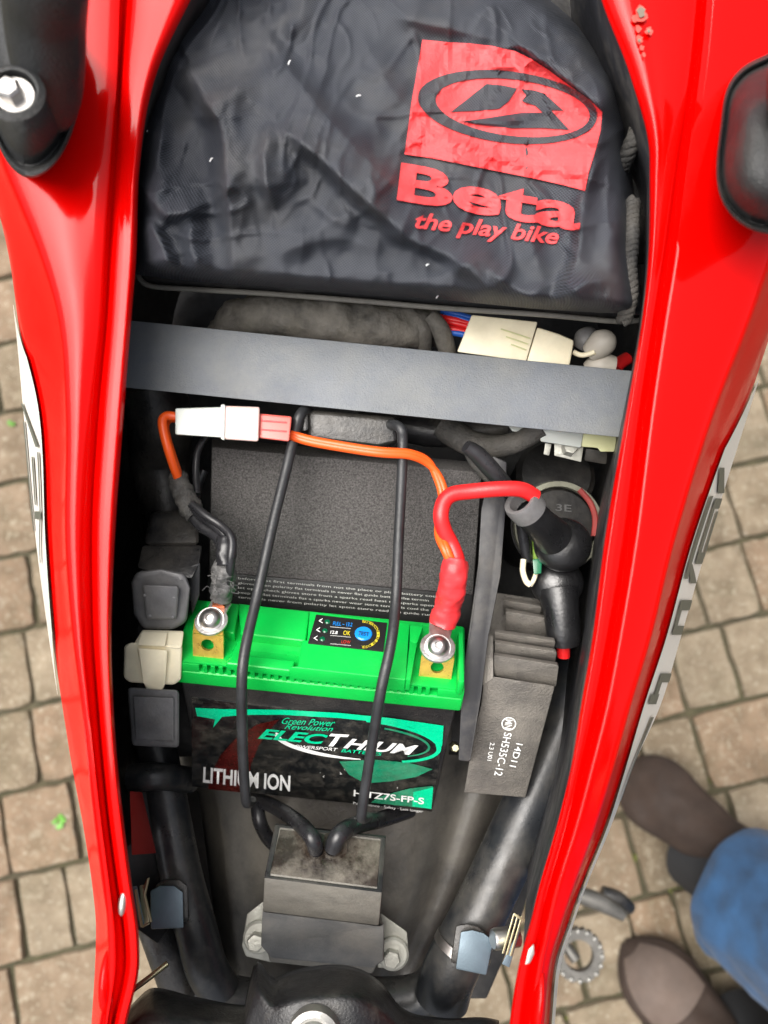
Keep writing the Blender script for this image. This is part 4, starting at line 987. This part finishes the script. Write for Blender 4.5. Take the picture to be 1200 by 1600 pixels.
gb = tag(hexa('relay_box', [(199,1074,.757),(280,1078,.757),(280,1168,.738),(206,1165,.738)], [(199,1074,.72),(280,1078,.72),(280,1168,.715),(206,1165,.715)], M['greyrub'], None, .0018, seg=3), 'grey square relay below the cream connector', 'relay')
hexa('relay_box_face', [(208,1088,.7565),(272,1090,.7565),(272,1158,.742),(212,1156,.742)], [(208,1088,.75),(272,1090,.75),(272,1158,.735),(212,1156,.735)], M['greyrub'], gb, .0008)

ZOFF = 0.0
# ---------------- ignition box at the bottom ----------------
cd = thing('ignition_box', 'grey ignition box with potted top bolted on a zinc bracket below the battery', 'ignition box', tuple(V(505,1400,.72)))
Tb = [(430,1288,.742),(603,1308,.742),(597,1394,.757),(413,1371,.757)]
hexa('box_shell', Tb, [(430,1290,.70),(603,1310,.70),(592,1448,.722),(410,1426,.722)], M['cdi'], cd, .0010)
ins = [(438,1296,.7438),(595,1314,.7438),(589,1386,.7566),(422,1365,.7566)]
hexa('potting', ins, [(x, y, z-.004) for x, y, z in ins], M['resin'], cd, .0003)
rim = bmesh.new()
bm = rim; tq = [V(*p)+Vector((0,0,.0008)) for p in Tb]; cc_ = sum(tq, Vector())/4; iq = [cc_+(p-cc_)*.91 for p in tq]
ov = [bm.verts.new(p) for p in tq]; iv = [bm.verts.new(p) for p in iq]; od = [bm.verts.new(p-Vector((0,0,.003))) for p in tq]; idn = [bm.verts.new(p-Vector((0,0,.003))) for p in iq]
for k in range(4):
    k2 = (k+1)%4; bm.faces.new((ov[k], ov[k2], iv[k2], iv[k])); bm.faces.new((iv[k], iv[k2], idn[k2], idn[k])); bm.faces.new((ov[k], ov[k2], od[k2], od[k]))
finish(rim, 'box_rim', M['rubber'], cd, bevel=.0003)
hexa('rubber_band', [(410,1424,.7245),(596,1448,.7245),(600,1440,.72),(600,1500,.707),(584,1512,.703),(424,1496,.703),(408,1478,.707)], [(410,1424,.70),(596,1448,.70),(600,1440,.70),(600,1500,.69),(584,1512,.69),(424,1496,.69),(408,1478,.69)], M['cdirub'], cd, .0012, seg=3)
hexa('box_shell_foot', [(418,1488,.703),(590,1505,.703),(582,1521,.698),(422,1503,.698)], [(418,1488,.68),(590,1505,.68),(582,1521,.68),(422,1503,.68)], M['cdi'], cd, .0008)
br = hexb('bracket', [(412,1408,.694),(386,1428,.694),(378,1478,.692),(384,1494,.691),(425,1504,.69),(420,1440,.692)], .002, M['zinc'], cd, .0008)
br2 = hexb('bracket', [(594,1426,.694),(636,1456,.694),(639,1492,.692),(626,1514,.690),(590,1512,.69)], .002, M['zinc'], cd, .0008)
for (x, y, r, par) in ((401,1468,.0052,br), (611,1494,.0052,br2)):
    p = V(x, y, .695); lathe('washer', [(0,.0012),(r*1.25,.0012),(r*1.45,.0004),(r*1.45,-.002)], p+Vector((.001,.001,0)), Vector((0,0,1)), M['zinc'], par, 28)
    lathe('bolt', [(0,.0062),(r*.72,.006),(r*.82,.0052),(r*.82,.0)], p, Vector((.05,.05,1)), M['zinc'], par, 6, angle=20)
tube('lead', [(372,1205,.665),(396,1243,.69),(432,1262,.715),(466,1285,.742),(487,1308,.757),(494,1328,.750)], [.0034]*6, M['wire'], cd, 16)
tube('lead', [(640,1266,.69),(600,1279,.71),(560,1288,.735),(532,1302,.752),(519,1326,.750)], [.0038]*5, M['wire'], cd, 16)
tube('lead', [(408,1222,.665),(403,1250,.695),(405,1280,.705),(418,1308,.695),(440,1330,.688)], [.0034]*5, M['wire'], cd, 14)
for x, y in ((495,1326),(520,1324)): lathe('lead_grommet', [(.0034,.003),(.0042,.0012),(.0062,-.0006)], V(x, y, .7492), Vector((0,.25,1)), M['resin'], cd, 20)

# clips and spring nuts
def clip(q, z, lbl, side):
    c = thing('panel_clip', lbl, 'clip', tuple(V(*q[0], z)), 'blue-grey clips on the frame tubes')
    hexa('clip_block', [(x, y, z) for x, y in q], [(x, y, z-.016) for x, y in q], M['clip'], c, .0008)
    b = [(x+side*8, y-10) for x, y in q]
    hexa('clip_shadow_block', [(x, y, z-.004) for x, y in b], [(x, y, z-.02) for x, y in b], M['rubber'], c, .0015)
    return c
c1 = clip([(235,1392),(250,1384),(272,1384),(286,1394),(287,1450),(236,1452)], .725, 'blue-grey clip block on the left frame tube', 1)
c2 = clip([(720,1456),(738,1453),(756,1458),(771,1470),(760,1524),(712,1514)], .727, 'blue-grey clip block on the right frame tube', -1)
for q in ([(218,1384),(224,1382),(234,1444),(222,1450)], ):
    hexb('spring_nut', [(x, y, .738) for x, y in q], .012, M['olive'], c1, .0004)
bm = bmesh.new(); b_tube(bm, [V(224,1388,.742), V(232,1372,.742), V(226,1398,.742), V(236,1440,.742), V(222,1448,.742), V(212,1390,.742)], .0006, 6, 1, sm=False); finish(bm, 'spring_wire', M['olive'], c1)
hexb('clip_leaf', [(206,1386,.741),(214,1384,.741),(226,1444,.741),(219,1448,.741)], .012, M['clip'], c1, .0004)
for k in range(3):
    hexb('spring_leaf', [(802+k*6,1428+k*2,.740),(805+k*6,1426+k*2,.740),(788+k*6,1490+k*2,.740),(784+k*6,1490+k*2,.740)], .012, M['olive'], c2, .0002)
hexb('spring_leaf', [(803,1426,.7405),(826,1440,.7405),(824,1444,.7405),(802,1430,.7405)], .012, M['olive'], c2, .0002)
hexb('clip_leaf', [(806,1462,.739),(814,1448,.739),(796,1512,.739),(784,1506,.739)], .010, M['clip'], c2, .0004)
lathe('clip_screw', [(0,.004),(.004,.004),(.0045,.003),(.0045,-.008)], V(783,1466,.73), Vector((-1,0,.3)), M['steel'], c2, 12)

# tank cover at the bottom edge
tc_ = thing('tank_cover', 'moulded black plastic cover with silver centre bolt at the bottom of the photo', 'cover', tuple(V(490,1600,.75)))
def cover_fn(u, v):
    x = 180+600*u
    top = interp([180,215,240,300,385,386,430,470,560,600,625,690,760,800],[1605,1560,1543,1556,1570,1556,1528,1513,1513,1540,1572,1590,1590,1600], x)
    y = top+(1760-top)*v
    dome = math.exp(-((x-500)/105)**4)
    z = .735+.02*min(1, v*6)**.5+.014*dome*min(1, v*5)+.006*math.sin(min(1, v*3)*1.57)+.008*math.exp(-((x-270)/70)**2)*min(1,v*4)
    return V(x, y, z-(.0 if v > 0 else .02))
grid('cover_shell', 90, 40, cover_fn, M['blackpl'], tc_, solid=.003, angle=60)
lathe('centre_washer', [(0,.003),(.006,.003),(.0068,.002),(.0078,.0022),(.0098,.0012),(.0102,-.004)], V(490,1622,.779), Vector((0,0,1)), M['alu'], tc_, 40)

# ---------------- harness, connectors around the cross bar ----------------
hr = thing('wiring_harness', 'grey cloth-wrapped wiring harness lying between the tray and the cross bar', 'wiring harness', tuple(V(520,505,.78)))
bm = bmesh.new(); pts = [(330,560,.765),(350,520,.775),(380,496,.782),(440,492,.784),(520,502,.784),(590,512,.784),(640,512,.782),(672,508,.778),(692,530,.77)]
b_tube(bm, [V(*p) for p in pts], [.006,.007,.0085,.0095,.0102,.0100,.0092,.007,.005], 28, 14)
for v in bm.verts:
    n = mnoise.noise(v.co*120)*.0022+mnoise.noise(v.co*300)*.0014+mnoise.noise(v.co*700)*.0006+.0007*math.sin(v.co.x*420+v.co.y*160)*abs(mnoise.noise(v.co*90)); v.co += Vector((0, n*.5, n))
finish(bm, 'wrapped_trunk', M['harness'], hr, angle=80)
tube('wrapped_branch', [(672,495,.788),(688,515,.787),(698,545,.78),(700,575,.77)], [.0035,.004,.004,.004], M['harness'], hr, 14)
tube('wrapped_branch', [(655,500,.786),(662,520,.786),(664,560,.77)], [.003,.0035,.003], M['harness'], hr, 14)
for i, (dx, dy, mt) in enumerate(((0,0,'blue'),(4,6,'blue'),(2,14,'redwire'),(-3,22,'redwire'),(3,28,'blue'),(-2,9,'redwire'))):
    tube('wire', [(690+dx,485+dy*1.2,.783),(712+dx,490+dy*1.1,.785),(745,500+dy,.785)], .0014, M[mt], hr, 8)
cn = thing('loom_connector', 'large cream two-part wiring connector between bag and cross bar', 'connector', tuple(V(810,530,.79)))
hexb('connector_housing', [(737,492,.799),(840,503,.799),(822,565,.796),(714,550,.796)], .014, M['cream'], cn, .0008)
hexb('connector_plug', [(839,511,.7975),(874,522,.7975),(897,532,.797),(890,572,.795),(822,566,.795)], .012, M['cream'], cn, .0012)
for k in range(3): hexb('locking_rib', [(783+k*8,513+k*12,.7993-k*.0007),(829-k*3,528+k*9,.7993-k*.0007),(828-k*3,530+k*9,.7993-k*.0007),(782+k*8,515+k*12,.7993-k*.0007)], .001, M['yellowpl'], cn, .0001)
rcap = thing('rubber_cap_pair', 'pair of dusty pale rubber caps with a white wire beside the cream connector', 'rubber cap', tuple(V(935,550,.79)))
M['caps'] = mat('pale_grey_rubber', (.42,.39,.34), .5, var=.2, dust=.2)
tube('cap', [(920,553,.79),(930,545,.792),(945,532,.795),(952,524,.795)], [.0040,.0052,.0056,.003], M['caps'], rcap, 20, n=6, angle=80)
tube('cap', [(915,578,.785),(935,572,.787),(958,575,.787)], [.003,.0055,.005], M['caps'], rcap, 20, angle=80)
tube('cap', [(905,545,.786),(915,530,.788),(925,520,.787)], [.003,.005,.003], M['greyrub'], rcap, 16, angle=80)
tube('white_wire', [(896,550,.792),(910,555,.793),(930,550,.796)], .0011, M['cream'], rcap, 10)
tube('red_wire', [(980,560,.775),(968,568,.776),(962,576,.776)], .003, M['redwire'], rcap, 10)
c3 = thing('relay_connector', 'white and yellowed connector pair just below the cross bar at right', 'connector', tuple(V(890,690,.78)))
hexb('white_housing', [(843,668,.790),(912,675,.790),(908,700,.788),(844,690,.788)], .012, M['whitepl'], c3, .0009)
hexb('white_housing', [(792,662,.785),(846,668,.785),(840,680,.785),(800,674,.785)], .010, M['whitepl'], c3, .0009)
hexb('yellow_housing', [(908,676,.789),(964,682,.789),(960,706,.787),(938,706,.787),(934,700,.787),(908,698,.787)], .012, M['yellowpl'], c3, .0007)
hexb('metal_bracket', [(866,690,.781),(912,697,.781),(908,722,.779),(866,712,.779)], .003, M['zinc'], c3, .0004)
hexb('metal_bracket', [(852,692,.781),(862,694,.781),(858,712,.779),(849,710,.779)], .003, M['zinc'], c3, .0004)
hexb('black_housing', [(915,700,.780),(950,706,.780),(948,726,.776),(912,720,.776)], .012, M['rubber'], c3, .0012)
lathe('bolt', [(0,.003),(.003,.0026),(.0034,.001),(.0034,-.002)], V(890,700,.782), Vector((0,0,1)), M['zinc'], c3, 6)
cb = thing('black_loom_cable', 'thick black taped cable curving out from under the cross bar', 'cable', tuple(V(780,695,.775)))
tube('taped_cable', [(690,665,.77),(730,690,.772),(770,698,.776),(810,690,.782),(848,668,.788)], [.006,.0058,.005,.0045,.004], M['tape'], cb, 18)
tube('taped_cable', [(560,650,.765),(640,668,.765),(700,675,.765),(790,668,.765)], [.006,.007,.007,.006], M['rubber'], cb, 16)
# extra dark clutter seen in the shadows on the left
hl = thing('rubber_hose', 'dusty black hose in the shadow left of the foam pad', 'hose', tuple(V(270,780,.74)))
tube('hose', [(235,600,.765),(250,660,.755),(250,720,.74),(262,790,.735),(268,850,.73)], [.014,.015,.014,.013,.012], M['rubber'], hl, 22)

# ---------------- foot controls beyond the right panel ----------------
pd = thing('brake_pedal', 'round toothed aluminium pedal tip low beside the right side panel', 'pedal', tuple(V(905,1490,.33)))
pc0 = V(903,1491,.33); bm = bmesh.new(); n = 44; rin, rout = .0135, .0215
rings = []
for r_, z_ in ((rin, .004), (rin, -.004), (rout, -.004), (rout, .004)):
    rings.append([bm.verts.new(pc0+Vector((math.cos(6.283*k/n)*(r_+(.0022 if (r_ == rout and k%2) else 0)), math.sin(6.283*k/n)*(r_+(.0022 if (r_ == rout and k%2) else 0)), z_))) for k in range(n)])
for a in range(4):
    A_, B_ = rings[a], rings[(a+1)%4]
    for k in range(n): bm.faces.new((A_[k], A_[(k+1)%n], B_[(k+1)%n], B_[k]))
finish(bm, 'toothed_ring', M['duralu'], pd, angle=20)
bm = bmesh.new()
for k in range(16):
    a = 6.283*k/16; bmesh.ops.create_icosphere(bm, subdivisions=2, radius=.0021, matrix=Matrix.Translation(pc0+Vector((math.cos(a)*.021, math.sin(a)*.021, .0045))))
finish(bm, 'grip_teeth', M['alu'], pd)
tube('pedal_arm', [(870,1470,.32),(885,1480,.322),(900,1500,.325)], .005, M['duralu'], pd, 12)
fp = thing('foot_peg', 'blurred silver lever sticking out beside the right side panel', 'lever', tuple(V(945,1415,.3)))
tube('lever_bar', [(890,1395,.30),(920,1403,.30),(950,1416,.30),(975,1432,.30)], [.007,.0085,.008,.005], M['duralu'], fp, 16)
tube('lever_rubber', [(940,1395,.29),(965,1405,.29),(985,1420,.285)], [.007,.008,.006], M['rubber'], fp, 16)

# ---------------- the person at the lower right ----------------
pn = thing('person', 'person in blue jeans and brown suede boots standing on the paving', 'person', tuple(V(1100,1400,0)))
def shoe(toe, heel, w, lbl, tipmat):
    T_ = V(*toe, 0); H_ = V(*heel, 0); d = (H_-T_).normalized(); s = Vector((-d.y, d.x, 0)); L_ = (H_-T_).length
    def fn(u, v):
        # v along from toe to heel, u around the cross-section
        t = v; wl = w*(math.sin(math.pi*min(1,(t*.5+.045)/.62)**.62) if t < .62 else .84-.08*(t-.62)/.38)
        wl = w*interp([0,.04,.12,.3,.5,.75,.92,1],[.05,.42,.78,1,.88,.74,.70,.1], t)
        hh = interp([0,.05,.15,.3,.5,.7,.9,1],[.012,.035,.05,.06,.085,.115,.12,.09], t)
        a = math.pi*u*2; c, s_ = math.cos(a), math.sin(a)
        z = hh*.5+hh*.5*(abs(s_)**.8)*(1 if s_ > 0 else -1)
        return T_+d*L_*t+s*wl*.5*c*(1 if s_ < 0 else (1-.35*abs(s_)**2))+Vector((0,0,z))
    def fnw(u, v):
        p = fn(u, v); n = mnoise.noise(p*40)*.006+mnoise.noise(p*110)*.002; return p+Vector((0,0,n if p.z > .02 else 0))
    o = grid('boot', 40, 44, fnw, M['suede'], pn, lbl, angle=70)
    return o, T_, H_, d, s, L_
s1 = shoe((968,1195), (1128,1330), .098, 'left boot pointing to the upper left', None)
s2 = shoe((972,1468), (1150,1665), .100, 'right boot with pale worn toe', None)
# pale toe cap of the nearer boot, laces
def toecap():
    o, T_, H_, d, s, L_ = s2
    def fn(u, v):
        t = .03+.36*v; wl = .1*interp([0,.04,.12,.3,.5],[.05,.42,.78,1,.88], t)*1.01
        hh = interp([0,.05,.15,.3,.5],[.012,.035,.05,.06,.085], t)+.0012
        a = math.pi*(.16+.68*u); c, s_ = math.cos(a), math.sin(a)
        return T_+d*L_*t+s*wl*.5*c*(1-.35*abs(s_)**2)+Vector((0,0,hh*.5+hh*.5*abs(s_)**.8+.0035))
    grid('toe_cap', 24, 20, fn, M['suedetip'], pn, angle=80)
toecap()
# jeans: one continuous skinned figure, legs rising to the hips out of frame
def skin(name, verts, edges, mt, par, root, lev=2, label=None):
    me = bpy.data.meshes.new(name); me.from_pydata([v[:3] for v in verts], edges, []); me.update()
    o = bpy.data.objects.new(name, me); C.collection.objects.link(o); o.modifiers.new('skin', 'SKIN').use_smooth_shade = True
    for i, v in enumerate(verts): me.skin_vertices[0].data[i].radius = (v[3], v[4] if len(v) > 4 else v[3])
    me.skin_vertices[0].data[root].use_root = True
    m = o.modifiers.new('ss', 'SUBSURF'); m.levels = lev; m.render_levels = lev
    if mt: me.materials.append(mt)
    o.parent = par; o.location = -Vector(par.location)
    if label: o['label'] = label
    return o
a1 = V(1176,1402,.115); a2 = V(1236,1700,.115)
hip = Vector((.72,-.62,.92))
def tv(p, r): return (p.x, p.y, p.z, r)
h1 = hip+Vector((.0,.10,-.06)); h2 = hip+Vector((-.02,-.10,-.06))
k1 = a1.lerp(h1, .48)+Vector((-.02,.01,.0)); k2 = a2.lerp(h2, .48)+Vector((-.02,0,0))
bm = bmesh.new()
for a_, k_, h_ in ((a1, k1, h1), (a2, k2, h2)):
    b_tube(bm, [a_, a_.lerp(k_,.12), a_.lerp(k_,.5), k_, k_.lerp(h_,.5), h_, h_+Vector((0,0,.08))], [.088,.086,.083,.082,.095,.105,.10], 48, 14, cap=False)
bmesh.ops.create_uvsphere(bm, u_segments=32, v_segments=20, radius=1, matrix=Matrix.Translation(hip)@Matrix.Diagonal((.125,.19,.15,1)))
bm.normal_update()
for v in bm.verts:
    p = v.co; f = max(0, 1-(p.z-.1)/.5)
    v.co += v.normal*(.010*mnoise.noise(Vector((p.x*14, p.y*14, p.z*26)))+.005*mnoise.noise(p*45)+.006*f*mnoise.noise(Vector((p.x*9, p.y*9, 3)))*2)
jn = finish(bm, 'jeans', M['jeans'], pn, angle=180)
m_ = jn.modifiers.new('s', 'SOLIDIFY'); m_.thickness = .003
for a_, k_ in ((a1, k1), (a2, k2)):
    ax_ = (k_-a_).normalized(); u_ = ax_.orthogonal().normalized(); w_ = ax_.cross(u_)
    lg = lathe('lower_leg', [(0,-.10),(.045,-.10),(.045,.2),(0,.2)], a_, ax_, M['jacket'], pn, 20)
sh = hip+Vector((0,0,.50))
verts = [tv(hip+Vector((0,0,.06)), .155), tv(hip+Vector((0,0,.25)), .16), tv(sh, .16), tv(sh+Vector((.04,.19,-.03)), .07), tv(sh+Vector((.06,.25,-.30)), .05), tv(sh+Vector((-.03,.22,-.50)), .036),
         tv(sh+Vector((.04,-.19,-.03)), .07), tv(sh+Vector((.06,-.25,-.30)), .05), tv(sh+Vector((-.03,-.22,-.50)), .036), tv(sh+Vector((0,0,.09)), .065)]
skin('jacket', verts, [(0,1),(1,2),(2,3),(3,4),(4,5),(2,6),(6,7),(7,8),(2,9)], M['jacket'], pn, 1, 2)
hd_ = sh+Vector((-.02,0,.24))
bm = bmesh.new(); bmesh.ops.create_uvsphere(bm, u_segments=28, v_segments=20, radius=1)
for v in bm.verts:
    c = v.co; x, y, z = c; k = 1-.18*max(0, -z)
    c.x *= .095*k; c.y *= .076*k; c.z *= .118
    if x < -.75 and abs(y) < .22 and -.3 < z < .15: c.x -= .016*(1-abs(y)/.22)
bmesh.ops.transform(bm, matrix=Matrix.Translation(hd_), verts=bm.verts)
hdo = finish(bm, 'head', M['skin'], pn, angle=80)
bm = bmesh.new(); b_tube(bm, [sh+Vector((0,0,.05)), hd_-Vector((-.01,0,.06))], .052, 18); finish(bm, 'neck', M['skin'], hdo)
bm = bmesh.new(); bmesh.ops.create_uvsphere(bm, u_segments=24, v_segments=16, radius=1)
bmesh.ops.delete(bm, geom=[v for v in bm.verts if v.co.z < -.25 or (v.co.x < -.55 and v.co.z < .45)], context='VERTS')
bmesh.ops.transform(bm, matrix=Matrix.Translation(hd_+Vector((.008,0,.012)))@Matrix.Diagonal((.1,.082,.12,1)), verts=bm.verts); finish(bm, 'hair', M['hair'], hdo, angle=80)
for sy in (1, -1):
    w_ = sh+Vector((-.03,.22*sy,-.50)); dn = Vector((-.25,0,-1)).normalized(); bm = bmesh.new()
    b_tube(bm, [w_, w_+dn*.05, w_+dn*.09, w_+dn*.105], [.024,.036,.036,.028], 14)
    for k in range(4):
        r0 = w_+dn*.09+Vector((.027-.018*k,0,0)); l = (.062,.075,.08,.068)[3-k]
        b_tube(bm, [r0, r0+dn*l*.5, r0+dn*l+Vector((0,-.012*sy,0))], [.009,.0085,.0065], 8)
    b_tube(bm, [w_+dn*.03+Vector((-.03,0,0)), w_+dn*.07+Vector((-.05,0,0)), w_+dn*.10+Vector((-.052,0,0))], [.011,.0095,.0075], 8)
    finish(bm, 'hand', M['skin'], pn, angle=80)
print('objects', len(bpy.data.objects))
